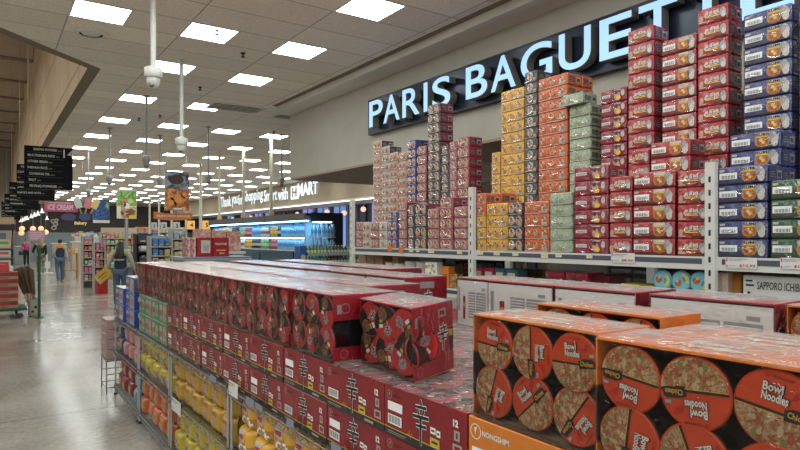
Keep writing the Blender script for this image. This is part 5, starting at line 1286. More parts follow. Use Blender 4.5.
BC = [('clear blue', (.25, .50, .68), (.05, .15, .5), (.1, .3, .6)), ('pale', (.62, .62, .56), (.6, .5, .1), (.5, .1, .1)), ('orange', (.66, .30, .05), (.6, .6, .55), (.7, .5, .1)), ('dark', (.06, .04, .035), (.4, .05, .04), (.5, .45, .4)), ('green', (.12, .36, .14), (.5, .6, .5), (.6, .6, .3)), ('red', (.45, .06, .06), (.6, .6, .6), (.6, .3, .3))]
BM = [bottle_mesh(.26, .036, mat('liquid_' + n, a, .12, spec=.7), mat('cap_' + n, b, .4), mat('label_' + n, c, .45)) for n, a, b, c in BC]
for row, z in enumerate((1.672, 1.372)):
    y = 18.35; i = 0
    while y > 11.85:
        if not any(abs(y - q) < .05 for q in (16.19, 13.94)):
            band = int((18.4 - y) / .55); kind = (0 if y < 13.3 else (band * 7 + row * 3) % 6)
            o = obj('drink_bottle', BM[kind], None, (CX + .13, y, z), rg.uniform(0, 3)); tag(o, '%s drink bottle, %s shelf of the lit cases, place %d from the far end' % (BC[kind][0], ('upper', 'second')[row], i + 1), 'bottle', 'bottles in the drink cases'); i += 1
        y -= .105
# curved near end of the cases filled with water
o = empty('drink_case', (5.83, 11.42, 0), 'rounded end unit of the drink cases full of blue water bottles', 'refrigerator', 'refrigerated drink cases')
def half(rx, ry, z0, z1, m_, name):
    m = MB(); n = 14; P = [(-rx * math.cos(PI * i / n), -ry * math.sin(PI * i / n)) for i in range(n + 1)]
    m.poly([(p[0], p[1], z1) for p in P], m_); m.poly([(p[0], p[1], z0) for p in P[::-1]], m_)
    for i in range(n): m.poly([(*P[i], z0), (*P[i + 1], z0), (*P[i + 1], z1), (*P[i], z1)], m_)
    m.poly([(P[n][0], P[n][1], z0), (P[0][0], P[0][1], z0), (P[0][0], P[0][1], z1), (P[n][0], P[n][1], z1)], m_); m.build(name, o)
half(.30, .5, 0, .55, CASEG, 'base'); half(.27, .42, 1.64, 1.668, mat('case_shelf', (.5, .5, .5)), 'shelf'); half(.27, .42, 1.34, 1.368, mat('case_shelf', (.5, .5, .5)), 'shelf'); half(.2, .30, 1.965, 1.975, COOL, 'lamp_strip'); half(.24, .36, 1.98, 2.0, CASEG, 'canopy')
m = MB(); m.box(-.26, .26, .2, .26, .55, 1.98, CBACK); m.build('back_panel', o); m = MB(); m.box(-.02, .02, .02, .06, .5, 2.0, STEEL); m.build('post', o)
for row, z in enumerate((1.67, 1.37)):
    for i in range(10):
        t = PI * (i + .5) / 10; b = obj('drink_bottle', BM[0 if (i < 7 or row) else 5], None, (5.83 - .225 * math.cos(t), 11.42 - .37 * math.sin(t), z + .0)); tag(b, '%s bottle at the round case end, %s shelf, %s round the curve' % ('red' if not (i < 7 or row) else 'blue water', ('upper', 'second')[row], ORD[i]), 'bottle', 'bottles at the rounded case end')

# ---- cases of green bottles by the far rack end ----
o = empty('display_table', (4.62, 8.75, 0), 'plain dark table carrying the green bottle cases past the far rack end', 'table'); m = MB(); m.box(-.55, .55, -.3, .3, 1.16, 1.20, DARK); m.build('table_top', o)
for x in (-.5, .5):
    for y in (-.26, .26): m = MB(); m.box(x - .02, x + .02, y - .02, y + .02, 0, 1.16, DARK); m.build('leg', o)
gb = bottle_mesh(.15, .027, mat('glass_green', (.05, .20, .08), .15, spec=.7), mat('cap_dark', (.03, .03, .03), .4), mat('label_lime', (.42, .56, .22), .45)); bb = bottle_mesh(.15, .027, mat('glass_dark', (.03, .035, .03), .15), mat('cap_pale', (.5, .5, .45), .4), mat('label_grey', (.45, .48, .42), .45))
for lay in (0, 1):
    for k, x in enumerate((4.30, 4.66, 5.02)):
        e = empty('bottle_case', (x, 8.62, 1.201 + lay * .163), 'shrink-wrapped case of small %s bottles, %s, %s from the blue box' % (('green', 'dark', 'green')[k], ('lower layer', 'upper layer')[lay], ORD[k]), 'bottle case', 'green bottle cases by the rack end')
        m = MB(); m.box(-.175, .175, -.1, .1, 0, .008, KRAFT); m.box(-.175, .175, -.104, -.1, 0, .045, mat('tray_grey', (.30, .32, .30), .5)); m.build('tray', e)
        for i in range(6):
            for j in range(2): obj('bottle', (gb, bb, gb)[k], e, (-.145 + i * .058, -.06 + j * .1, .009))
def bx(name, x0, x1, y0, y1, z0, z1, m_, label, cat, deco=None, group=None):
    m = MB(); cx, cy = (x0 + x1) / 2, (y0 + y1) / 2; m.cbox(x0 - cx, x1 - cx, y0 - cy, y1 - cy, 0, z1 - z0, m_, .006)
    if deco: deco(m, x1 - x0, y1 - y0, z1 - z0)
    o = m.build(name, None, (cx, cy, z0)); tag(o, label, cat, group); return o
def ff(m, w, d, h, x0, x1, z0, z1, mm, k=1): m.rect((-w / 2, -d / 2 - .0008 * k, 0), EX, UZ, x0 * w, x1 * w, z0 * h, z1 * h, mm)
bx('drink_carton', 4.0, 4.11, 8.55, 8.75, 1.201, 1.52, mat('blue_box2', (.03, .09, .28), .4), 'blue carton with round pale emblem left of the green bottles', 'box', lambda m, w, d, h: (m.disc((0, -d / 2 - .001, .45 * h), EX, UZ, .04, PALE, 16), m.disc((0, -d / 2 - .002, .45 * h), EX, UZ, .026, GOLD, 14)))

# ---- red gift boxes on a counter beyond the island ----
BLUEF = mat('blue_frame', (.03, .06, .24), .45); CNT = mat('counter_grey', (.36, .38, .40), .5)
o = empty('display_counter', (2.75, 9.75, 0), 'grey display counter with blue edge strips beyond the island', 'counter')
m = MB(); m.box(-.25, .75, -.35, .35, 0, 1.30, CNT); m.build('body', o); m = MB(); m.box(-.30, .78, -.38, .38, 1.30, 1.345, CNT); m.rect((0, -.381, 0), EX, UZ, -.30, .78, 1.325, 1.338, BLUEF); m.build('top_edge', o)
for x in (-.275, .735): m = MB(); m.box(x - .02, x + .02, -.37, -.33, 0, 1.30, BLUEF); m.build('corner_strip', o)
m = MB(); m.box(.05, .65, -.355, -.352, .5, 1.2, mat('counter_panel', (.50, .52, .53), .5)); m.build('front_panel', o)
GRED = mat('gift_red', (.30, .012, .018), .38)
Yb = 9.55
def gx(u): return on_y(u, 250, Yb)[0]
zt_ = on_y(205, 237.5, Yb)[1] + .0
def gift(m, w, d, h): ff(m, w, d, h, .08, .2, .1, .9, CRIM); ff(m, w, d, h, .25, .85, .2, .85, PALE, 2); ff(m, w, d, h, .40, .75, .3, .6, GREYP, 3)
bx('gift_box', gx(196.2), gx(211.6), Yb - .05, Yb + .2, 1.346, 1.65, GRED, 'red gift box with a pale window on the grey counter', 'box', gift)
def gift2(m, w, d, h): m.text('gourmet', (-.38 * w, -d / 2 - .002, .55 * h), EX, UZ, PALE, h=.2 * h, w=.75 * w, bold=.03); ff(m, w, d, h, .2, .8, .3, .36, GOLD, 1); ff(m, w, d, h, .4, .7, .15, .2, PALE, 1)
bx('gift_box', gx(212), gx(228), Yb - .05, Yb + .2, 1.346, 1.65, GRED, 'red gift box with pale script on the grey counter', 'box', gift2)
PKL = two_tone('pink_pack_print', (.40, .10, .11), (.62, .44, .40), 22, .4, .42, .58, coat=.5)
for k in range(2):
    for lay in range(2): bx('snack_pack', gx(185 + 5.4 * k), gx(190 + 5.4 * k), Yb - .04, Yb + .2, 1.346 + lay * .152, 1.496 + lay * .152, PKL, 'pink printed pack left of the red gift boxes, %s column, %s' % (ORD[k], ('lower', 'upper')[lay]), 'box', None, 'pink packs beside the gift boxes')
for k in range(3): bx('bread_pack', 3.0 + k * .27, 3.25 + k * .27, 10.6, 10.85, 1.4, 1.80 - .02 * k, two_tone('bread_pack', (.55, .20, .14), (.68, .50, .42), 12, .35, .4, .6, coat=.6), 'pale red wrapped pack behind the gift boxes, %s from the left' % ORD[k], 'bread', None, 'wrapped packs behind the gift boxes')
o = empty('display_table', (3.3, 10.75, 0), 'low table behind the gift boxes carrying pale wrapped packs', 'table'); m = MB(); m.box(-.5, .55, -.25, .25, 1.36, 1.399, WHITE); m.build('table_top', o)
for x in (-.45, .5): m = MB(); m.box(x - .03, x + .03, -.2, .2, 0, 1.36, WHITE); m.build('leg', o)

# ---- generic display racks facing the viewer ----
PAL = [(.55, .06, .05), (.62, .42, .05), (.08, .20, .45), (.12, .35, .12), (.60, .58, .52), (.55, .20, .05), (.45, .10, .28), (.62, .50, .34), (.05, .05, .06), (.30, .45, .55), (.60, .25, .25), (.40, .44, .12)]
PN = ['red', 'yellow', 'blue', 'green', 'cream', 'orange', 'magenta', 'tan', 'black', 'pale blue', 'pink', 'olive']
PM = [mat('goods_%d' % i, c, .42, coat=.3) for i, c in enumerate(PAL)]
def goods_mesh(w, d, h, i, shape):
    m = MB()
    if shape == 0: m.cbox(-w / 2, w / 2, -d / 2, d / 2, 0, h, PM[i], .008)
    else: m.lathe([(.001, 0), (w * .46, 0), (w * .48, h * .8), (w * .3, h * .92), (w * .3, h), (.001, h)], PM[i], 10)
    m.rect((-w / 2, -d / 2 - .002, 0), EX, UZ, .15 * w, .85 * w, .45 * h, .75 * h, PM[(i * 5 + 4) % 12]); m.rect((-w / 2, -d / 2 - .002, 0), EX, UZ, .2 * w, .7 * w, .15 * h, .3 * h, PM[(i * 3 + 7) % 12]); return m.mesh('packaged_goods')
GM = {}
def display(u0, u1, Yd, tiers, label, short, dep=.4, body=mat('rack_pale', (.40, .39, .37), .5), pal=None, gw=.16, header=None, hfill=.93, base=0.0):
    x0 = on_y(u0, 250, Yd)[0]; x1 = on_y(u1, 250, Yd)[0]; w = x1 - x0; cx = (x0 + x1) / 2
    o = empty('display_rack', (cx, Yd, base), label, 'shelf', 'display racks beyond the island')
    for s_ in (-1, 1): m = MB(); m.box(s_ * w / 2 - .015, s_ * w / 2 + .015, 0, dep, 0, tiers[-1] + .25 - base, body); m.build('side_panel', o)
    m = MB(); m.box(-w / 2, w / 2, dep - .02, dep, 0, tiers[-1] + .25 - base, body); m.build('back_panel', o)
    for z in tiers: m = MB(); m.box(-w / 2, w / 2, -.02, dep - .02, z - .03 - base, z - base, body); m.build('shelf', o)
    if header: m = MB(); m.box(-w / 2, w / 2, -.01, .03, tiers[-1] + .22 - base, tiers[-1] + .42 - base, header); m.build('header_board', o)
    w0 = w; w = w - .07; n = max(1, int(w / gw))
    for ti, z in enumerate(tiers):
        gap = (tiers[ti + 1] - z - .04) if ti + 1 < len(tiers) else .26
        run = rg.choice(pal or range(12))
        for i in range(n):
            if rg.random() < .4: run = rg.choice(pal or range(12))
            h = gap * hfill * rg.choice((.8, .9, 1.0)); sh = 1 if rg.random() < .25 else 0
            key = (run, sh, round(h, 2), round(w / n, 2))
            if key not in GM: GM[key] = goods_mesh(w / n * .9, .2, h, run, sh)
            q = obj('packaged_goods', GM[key], None, (cx - w / 2 + w / n * (i + .5), Yd + .10, z)); tag(q, '%s %s, %s tier up, %s from left, on %s' % (PN[run], ('box', 'tub')[sh], ORD[ti], ORD[i], short), 'grocery item', 'goods on ' + short)
display(83, 93.5, 22, (.25, .5, .75, 1.0, 1.25, 1.45), 'white tiered snack stand at the end of the walkway display', 'the white snack stand', gw=.095)
display(94.5, 105, 20.5, (.25, .5, .75, 1.0, 1.25), 'tiered stand above the red plinth', 'the stand above the red plinth', gw=.10, pal=[0, 6, 10, 4, 2])
bx('plinth', on_y(98, 250, 19.4)[0], on_y(108, 250, 19.4)[0], 19.4, 19.9, 0, .48, mat('plinth_red', (.42, .015, .02), .45), 'plain red plinth standing on the floor by the stand', 'plinth')
display(101, 136, 26, (.5, .8, 1.1, 1.4, 1.62), 'long produce shelf with orange and red goods behind the employee', 'the long produce shelf', gw=.15, pal=[0, 1, 5, 3, 7, 10], header=mat('header_tan', (.5, .4, .28), .5))
display(136.5, 150.5, 18, (.3, .62, .94, 1.26, 1.5), 'black magazine rack behind the island end', 'the black magazine rack', body=BLACK, pal=[4, 8, 9, 8], gw=.2, hfill=.95)
display(151, 172, 15.2, (.4, .72, 1.0, 1.22, 1.44), 'white checkout rack with yellow and blue goods', 'the yellow and blue rack', pal=[1, 2, 1, 9, 2, 4, 0, 5], gw=.11)
display(172.6, 186, 16, (.4, .75, 1.05, 1.36, 1.62), 'white checkout rack with red and cream goods', 'the red and cream rack', pal=[0, 7, 4, 10, 9, 1], gw=.11)
display(137, 186, 30, (.6, .95, 1.3, 1.62, 1.9), 'long low shelf of mixed goods by the checkouts', 'the checkout shelf', gw=.28)
display(-8, 13.5, 19.5, (.45, .80, 1.1, 1.36), 'shelf of pale pink rice packs at the left edge', 'the shelf at the left edge', pal=[10, 7, 4, 10], gw=.24, body=mat('rack_grey', (.2, .2, .21), .5))
# blue basket stack
bx('shopping_basket', on_y(156.5, 245, 14.6)[0], on_y(167.5, 245, 14.6)[0], 14.6, 14.8, 1.44, 1.66, mat('basket_blue', (.03, .07, .30), .45), 'dark blue basket on the checkout rack', 'basket', lambda m, w, d, h: [ff(m, w, d, h, .1 + .2 * i, .2 + .2 * i, .2, .8, mat('basket_slot', (.01, .02, .10), .5)) for i in range(4)]) if False else None

# ---- counters, back wall band, bakery lamps ----
BAND = mat('dark_brown_band', (.045, .036, .032), .7)
xa, _ = on_y(16, 220, 48.9); xb, _ = on_y(206, 220, 48.9)
mb = MB(); mb.box(xa, xb, 48.85, 48.99, 2.05, 4.0, BAND); mb.box(xa, xb, 48.8, 48.99, 0, 2.0, mat('teal_back', (.22, .27, .27), .6)); struct(mb, 'trim_4')
x0, z0 = on_y(74.5, 225.6, 48.8); x1, z1 = on_y(87, 221.6, 48.8)
o = empty('wall_lettering', ((x0 + x1) / 2, 48.84, z0), 'small gold Bakery lettering on the dark far wall', 'sign'); m = MB(); m.text('Bakery', (-(x1 - x0) / 2, -.005, 0), EX, UZ, emis('gold_glow', (.7, .5, .2), .6), h=(z1 - z0) * 1.1, w=x1 - x0, bold=.03, depth=.03); m.build('letters', o)
def mural(u0, u1, v0, v1, m_, lab):
    a, zt = on_y(u0, v0, 48.8); b, zb = on_y(u1, v1, 48.8); m = MB(); w = b - a; h = zt - zb; m.box(-w / 2, w / 2, 0, .03, 0, h, BAND)
    m.disc((0, -.002, h * .5), EX, UZ, w * .45, m_, 20, ry=h * .42); m.disc((w * .2, -.004, h * .35), EX, UZ, w * .2, mat('mural_mid', (.10, .09, .22), .5), 14, ry=h * .25)
    o = m.build('wall_mural', None, ((a + b) / 2, 48.8, zb)); tag(o, lab, 'mural')
mural(60, 77, 212.5, 221.5, mat('mural_purple', (.12, .09, .20), .5), 'purple painted shape on the dark far wall'); mural(78, 92, 212, 221.5, mat('mural_blue', (.05, .11, .32), .5), 'blue painted shape on the dark far wall above the gold lettering')
m = MB(); a, zt = on_y(50.5, 219, 48.8); b, zb = on_y(59, 230, 48.8); w = b - a; h = zt - zb
for (x, z, r) in ((.3, .8, .3), (.6, .55, .3), (.4, .2, .35), (.7, .9, .2)): ring(m, (0, 0, 0), EX, UZ, (x - .5) * w, z * h, r * w * .5, .08, PALE, 10)
o = m.build('wall_drawing', None, ((a + b) / 2, 48.8, zb)); tag(o, 'white line drawing on the dark far wall', 'drawing')
# wooden and dark header at the far left
a, zt = on_y(-12, 217, 40); b, zb = on_y(14, 223.8, 40); st_ = empty('market_stall', ((a + b) / 2, 40, 0), 'market stall with pale wood and dark header boards at the far left', 'stall'); sc_ = (a + b) / 2
m = MB(); m.box(a - sc_, b - sc_, 0, .2, zb, zt, mat('pale_wood', (.50, .36, .20), .6, var=.1)); m.build('wood_header', st_)
for q in (a - sc_ + .1, b - sc_ - .06): m = MB(); m.box(q - .04, q + .04, .22, .3, 0, zt, DARK); m.build('post', st_)
a, zt = on_y(-12, 224, 40); b, zb = on_y(15.5, 230.6, 40); m = MB(); m.box(a - sc_, b - sc_, 0, .2, zb, zt - .01, mat('dark_header', (.05, .02, .025), .6)); m.build('dark_header', st_)
a, zt = on_y(-12, 233, 40.3); b, zb = on_y(6, 255, 40.3); bx('fridge_cabinet', a, b, 40.3, 41, 0, zt, mat('cabinet_teal_grey', (.16, .20, .21), .5), 'grey cabinet below the dark header board', 'cabinet')
# white pendant lamps and warm globe lamps over the bakery
pl_ = MB(); pl_.lathe([(.02, .22), (.03, .2), (.055, .08), (.10, .03), (.11, 0), (.001, -.01)], emis('pendant_white', (.85, .85, .82), .8), 14)
for i, (u, v) in enumerate(((20.7, 222), (22.7, 221.2), (25, 220.2), (27, 219.6), (31.3, 218), (34.5, 216.6), (37.8, 215.4), (42, 213), (47, 219.7))):
    Yp = 44 - i * 1.6 if i < 8 else 42; x, z = on_y(u, v, Yp); o = empty('pendant_lamp', (x, Yp, z), 'small white pendant lamp, %s of the row before the dark wall' % ORD[i] if i < 8 else 'small white pendant lamp hanging alone below the pink sign', 'lamp', 'white pendant lamps')
    obj('lamp_shade', pl_.mesh('lamp_shade'), o); m = MB(); m.cyl((0, 0, .2), (0, 0, (H if x > 1.41 else 7.6) - z), .012, BLACK if False else STEEL, n=6); m.build('cord', o)
for i, (u, v) in enumerate(((22, 228.6), (21.3, 233), (33, 228.6), (41, 228.6), (45.8, 232.2))):
    gy = 45 + .7 * (i % 2); x, z = on_y(u, v, gy); r = .165; o = empty('globe_lamp', (x, gy, z), 'warm glowing globe lamp near the lavender sign, %s from the left' % ORD[i], 'lamp', 'warm globe lamps')
    m = MB(); m.lathe([(r * math.sin(PI * k / 10) + .0005, -r * math.cos(PI * k / 10)) for k in range(11)], emis('globe_warm', (1.0, .55, .30), .95), 16); m.build('globe', o); m = MB(); m.cyl((0, 0, r), (0, 0, (H if x > 1.41 else 7.6) - z), .012, STEEL, n=6); m.build('cord', o)
Yp = 38; a, zt = on_y(28, 230.4, Yp); b, zb = on_y(45, 240.5, Yp)
o = empty('notice_board', ((a + b) / 2, Yp, 0), 'lavender notice board behind the walking shoppers', 'sign'); w = b - a
m = MB(); m.box(-w / 2, w / 2, -.03, .03, zb, zt, mat('lavender', (.42, .24, .34), .5)); 
for k in range(4): m.rect((-w / 2, -.034, zb), EX, UZ, .1 * w, (.9 - .1 * (k % 2)) * w, (.15 + .2 * k) * (zt - zb), (.23 + .2 * k) * (zt - zb), mat('lav_pale', (.60, .45, .52), .5))
m.build('board', o); m = MB()
for s_ in (-.4, .4): m.cyl((s_ * w, 0, 0), (s_ * w, 0, zb), .03, STEEL, n=8)
m.build('leg', o)
# beige counters and wooden table
BEI = mat('beige_counter', (.48, .37, .28), .6)
def cnt(u0, u1, vt, Yc, m_, label, dep=.7, top=None):
    a = on_y(u0, 250, Yc)[0]; b, zt = on_y(u1, vt, Yc); o = empty('service_counter', ((a + b) / 2, Yc, 0), label, 'counter', None); w = b - a
    m = MB(); m.box(-w / 2, w / 2, 0, dep, 0, zt - .05, m_); m.build('body', o); m = MB(); m.box(-w / 2 - .03, w / 2 + .03, -.03, dep + .03, zt - .05, zt, top or WHITE); m.build('counter_top', o)
    m = MB(); m.box(-w / 2, w / 2, .02, .06, 0, .1, DARK); m.build('kick_plate', o)
cnt(72, 84.5, 241.5, 33, BEI, 'tall beige service counter right of the woman in the navy vest'); cnt(75, 100, 236.4, 36, mat('mint_counter', (.42, .50, .46), .5), 'pale mint counter behind the beige one'); cnt(52, 66, 243, 39, mat('grey_counter', (.34, .36, .36), .5), 'grey bakery counter behind the shoppers'); cnt(8, 24, 246, 43, mat('grey_counter', (.3, .3, .3)), 'grey low counter left of the shopper in pink')
x = on_y(71, 250, 27.5)[0]
o = empty('wooden_table', (x, 27.5, 0), 'small tan wooden table beside the woman in the navy vest', 'table'); WD = mat('tan_wood', (.42, .25, .11), .6)
m = MB(); m.box(-.26, .26, -.25, .25, .98, 1.03, WD); m.build('table_top', o)
for a in (-.22, .22):
    for b in (-.21, .21): m = MB(); m.box(a - .025, a + .025, b - .025, b + .025, 0, .98, WD); m.build('leg', o)
m = MB(); m.box(-.22, .22, -.2, .2, .32, .35, WD); m.build('lower_shelf', o)
for i, c in enumerate((0, 5, 1, 4)): bx('packaged_goods', x - .24 + i * .12, x - .135 + i * .12, 27.4, 27.55, 1.031, 1.17 + .03 * (i % 2), PM[c], 'small packed item on the tan wooden table, %s from the left' % ORD[i], 'grocery item', lambda m, w, d, h: ff(m, w, d, h, .2, .8, .4, .7, PALE), 'items on the tan table')
for i in range(7):
    u = 72 + i * 3.6; a = on_y(u, 236, 35.9)[0]; zz = on_y(84, 236.4, 36)[1]; bx('packaged_goods', a, a + .2, 36.05, 36.25, zz + .001, zz + .16 + .06 * (i % 3), PM[(i * 5 + 1) % 12], 'item on top of the pale mint counter, %s from the left' % ORD[i], 'grocery item', lambda m, w, d, h: ff(m, w, d, h, .2, .8, .4, .7, PALE), 'items on the mint counter')
# cafe/right-hand wall lit windows and lamps
PURP = emis('lit_purple', (.30, .28, .62), .75); BLUW = emis('lit_blue', (.22, .34, .70), .6)
for i in range(12):
    y = 21.2 + i * 1.7; m = MB(); m.box(0, .04, -.62, .62, 0, 2.1, (PURP, BLUW, mat('window_navy', (.03, .04, .10), .3))[(i * 2 + i // 3) % 3]); 
    for s_ in (-.62, 0, .62): m.box(-.02, .0, s_ - .03, s_ + .03, 0, 2.1, DARK)
    o = m.build('window_%d' % (i + 2), None, (13.54, y, 1.0)); o['kind'] = 'structure'
gl_ = MB(); gl_.lathe([(.11 * math.sin(PI * k / 8) + .0005, -.11 * math.cos(PI * k / 8)) for k in range(9)], emis('globe_warm2', (1.0, .62, .48), .9), 12); gl_me = gl_.mesh('bulb')
cd_ = MB(); cd_.cyl((0, 0, .1), (0, 0, .6), .01, STEEL, n=5); cd_me = cd_.mesh('cord')
for i in range(12):
    y = 20.6 + i * 1.55; o = empty('globe_lamp', (12.4, y, 2.78 - .1 * (i % 2)), 'small pinkish globe lamp under the greeting wall, %s from the near end' % ORD[i], 'lamp', 'small globe lamps under the greeting wall'); obj('bulb', gl_me, o); obj('cord', cd_me, o)
# cafe interior: dark seats behind glass are out of sight; two pale pendant lamps show between the towers
for i, (x, y) in enumerate(((7.4, 6.7), (7.4, 6.0))):
    o = empty('pendant_lamp', (x, y, 2.2), 'pale cone lamp behind the cafe glass between towers, %s' % ('far one', 'near one')[i], 'lamp'); m = MB(); m.lathe([(.03, .14), (.12, 0), (.001, -.005)], emis('pendant_soft', (.6, .62, .6), .6), 14); m.build('lamp_shade', o); m = MB(); m.cyl((0, 0, .14), (0, 0, .6), .008, DARK, n=6); m.build('cord', o)

# ---- left side: flatbed cart, cartons, sticks, pole ----
Yc = 14.5
xl, xr = on_y(-22, 290, Yc)[0], on_y(18.5, 290, Yc)[0]
o = empty('flatbed_cart', ((xl + xr) / 2, Yc + .4, 0), 'dark green flatbed cart under the red and brown cartons', 'cart'); w = xr - xl; GC2 = mat('cart_green', (.015, .085, .055), .5)
m = MB(); m.cbox(-w / 2 - .02, w / 2 + .15, -.45, .45, .16, .21, GC2, .01); m.build('deck', o)
for a in (-w / 2 + .1, w / 2 + .02):
    for b in (-.36, .36):
        m = MB(); m.cyl((a, b - .02, .06), (a, b + .02, .06), .06, DARK, n=14); m.build('wheel', o); m = MB(); m.box(a - .03, a + .03, b - .03, b + .03, .1, .16, STEEL); m.build('wheel_bracket', o)
def rbox(m, w, d, h): ff(m, w, d, h, 0, 1, .42, .98, mat('fruit_red', (.36, .03, .025), .5)); ff(m, w, d, h, .1, .5, .15, .3, mat('kraft_dark', (.20, .12, .06), .6)); ff(m, w, d, h, .55, .9, .6, .8, mat('fruit_red_dark', (.22, .02, .02), .5), 2)
for lay in range(5):
    for k in range(2):
        a = xl + (xr - xl) * k / 2; bx('fruit_carton', a, a + (xr - xl) / 2 - .005, Yc, Yc + .8, .212 + lay * .148, .358 + lay * .148, mat('kraft_box', (.42, .27, .15), .7), 'brown and red fruit carton on the green cart, %s, %s stack' % (('bottom', 'second up', 'third up', 'fourth up', 'topmost')[lay], ('outer', 'walkway side')[k]), 'box', rbox, 'fruit cartons on the green cart')
bx('wrapped_tray', on_y(-4, 268, Yc)[0], on_y(9, 268, Yc)[0], Yc + .1, Yc + .5, .955, 1.10, mat('bright_red', (.60, .03, .025), .4, coat=.4), 'bright red wrapped tray on top of the fruit cartons', 'tray'); bx('wrapped_tray', on_y(9.5, 268, Yc)[0], on_y(13.5, 268, Yc)[0], Yc + .1, Yc + .4, .955, 1.06, PAPER, 'small white wrapped tray beside the bright red one', 'tray')
def at_d(u, d): lat = (u - 400) / FPX * d; return lat * CY + d * SY, -lat * SY + d * CY
bx_, by_ = at_d(34, 12.6)
for i, (du, top, tilt) in enumerate(((-20, .98, 0), (-16, 1.0, .02), (-13, 1.02, .05), (-9.5, 1.02, .0), (-6.5, 1.04, .04), (-4, 1.0, .01), (-2, .96, .03))):
    tx, ty = at_d(34 + du, 12.6 + tilt * 3); sx_, sy_ = at_d(34 + (i - 3) * .8, 12.6)
    o = empty('broom', (sx_, sy_, 0), 'brown broom in the white sack, %s from the left' % ORD[i], 'broom', 'brooms in the white sack')
    m = MB(); p0 = Vector((0, (i % 3) * .03, .08)); p1 = Vector((tx - sx_, ty - sy_, top)); m.cyl(p0, p0.lerp(p1, .45), .012, mat('stick_tan', (.40, .28, .16), .6), n=8); m.build('handle', o)
    m = MB(); m.cyl(p0.lerp(p1, .42), p1, .022, mat('bristle_brown', (.13, .085, .05), .85, bump=.6, bscale=90), r1=.04, n=10); m.build('bristles', o)
m = MB(); m.lathe([(.001, 0), (.09, .0), (.12, .05), (.105, .18), (.115, .30), (.13, .36)], mat('sack_white', (.52, .47, .40), .7, bump=.8, bscale=14), 16); m.disc((.02, -.121, .2), EX, UZ, .03, BLACK, 10); m.disc((-.03, -.121, .11), EX, UZ, .025, BLACK, 10)
o = m.build('white_sack', None, (bx_, by_ - .02, 0)); tag(o, 'white sack on the floor holding the brown brooms', 'sack')
px_, py_ = at_d(39.2, 12.3); o = empty('green_pole', (px_, py_, 0), 'thin upright green post on a foot plate beside the broom sack', 'post'); m = MB(); m.cyl((0, 0, .01), (0, 0, 1.48), .028, mat('post_green', (.012, .10, .05), .4), n=12); m.build('post', o); m = MB(); m.cyl((0, 0, 0), (0, 0, .015), .09, mat('post_green', (.012, .10, .05)), n=18); m.build('foot_plate', o); m = MB(); m.cyl((0, 0, 1.42), (0, 0, 1.5), .034, mat('post_cap', (.03, .16, .08), .4), n=12); m.build('cap', o)
px_, py_ = at_d(47, 27.5); o = empty('floor_stand', (px_, py_, 0), 'white floor stand between the walking shoppers', 'stand'); m = MB(); m.box(-.03, .03, -.03, .03, .03, .9, WHITE); m.build('post', o); m = MB(); m.box(-.24, .24, -.18, .18, 0, .04, WHITE); m.build('base', o); m = MB(); m.box(-.12, .12, -.04, .04, .25, .55, WHITE); m.build('panel', o)

# ---- people ----
def skin_obj(name, pts, edges, m_, parent, sub=2, root=None):
    names = list(pts); me = bpy.data.meshes.new(name); me.from_pydata([pts[k][:3] for k in names], [(names.index(a), names.index(b)) for a, b in edges], [])
    o = bpy.data.objects.new(name, me); COL.objects.link(o)
    o.modifiers.new('skin', 'SKIN'); s_ = o.modifiers.new('sub', 'SUBSURF'); s_.levels = sub; s_.render_levels = sub
    bm = bmesh.new(); bm.from_mesh(me); lay = bm.verts.layers.skin.verify(); bm.verts.ensure_lookup_table()
    for i, k in enumerate(names):
        r = pts[k][3]; bm.verts[i][lay].radius = r if isinstance(r, tuple) else (r, r); bm.verts[i][lay].use_root = (k == (root or names[0]))
    bm.to_mesh(me); bm.free()
    dg = bpy.context.evaluated_depsgraph_get(); dg.update(); ev = o.evaluated_get(dg); nm = bpy.data.meshes.new_from_object(ev)
    nm.materials.clear(); nm.materials.append(m_)
    for p in nm.polygons: p.use_smooth = True
    bpy.data.objects.remove(o); bpy.data.meshes.remove(me); nm.name = name
    return obj(name, nm, parent)
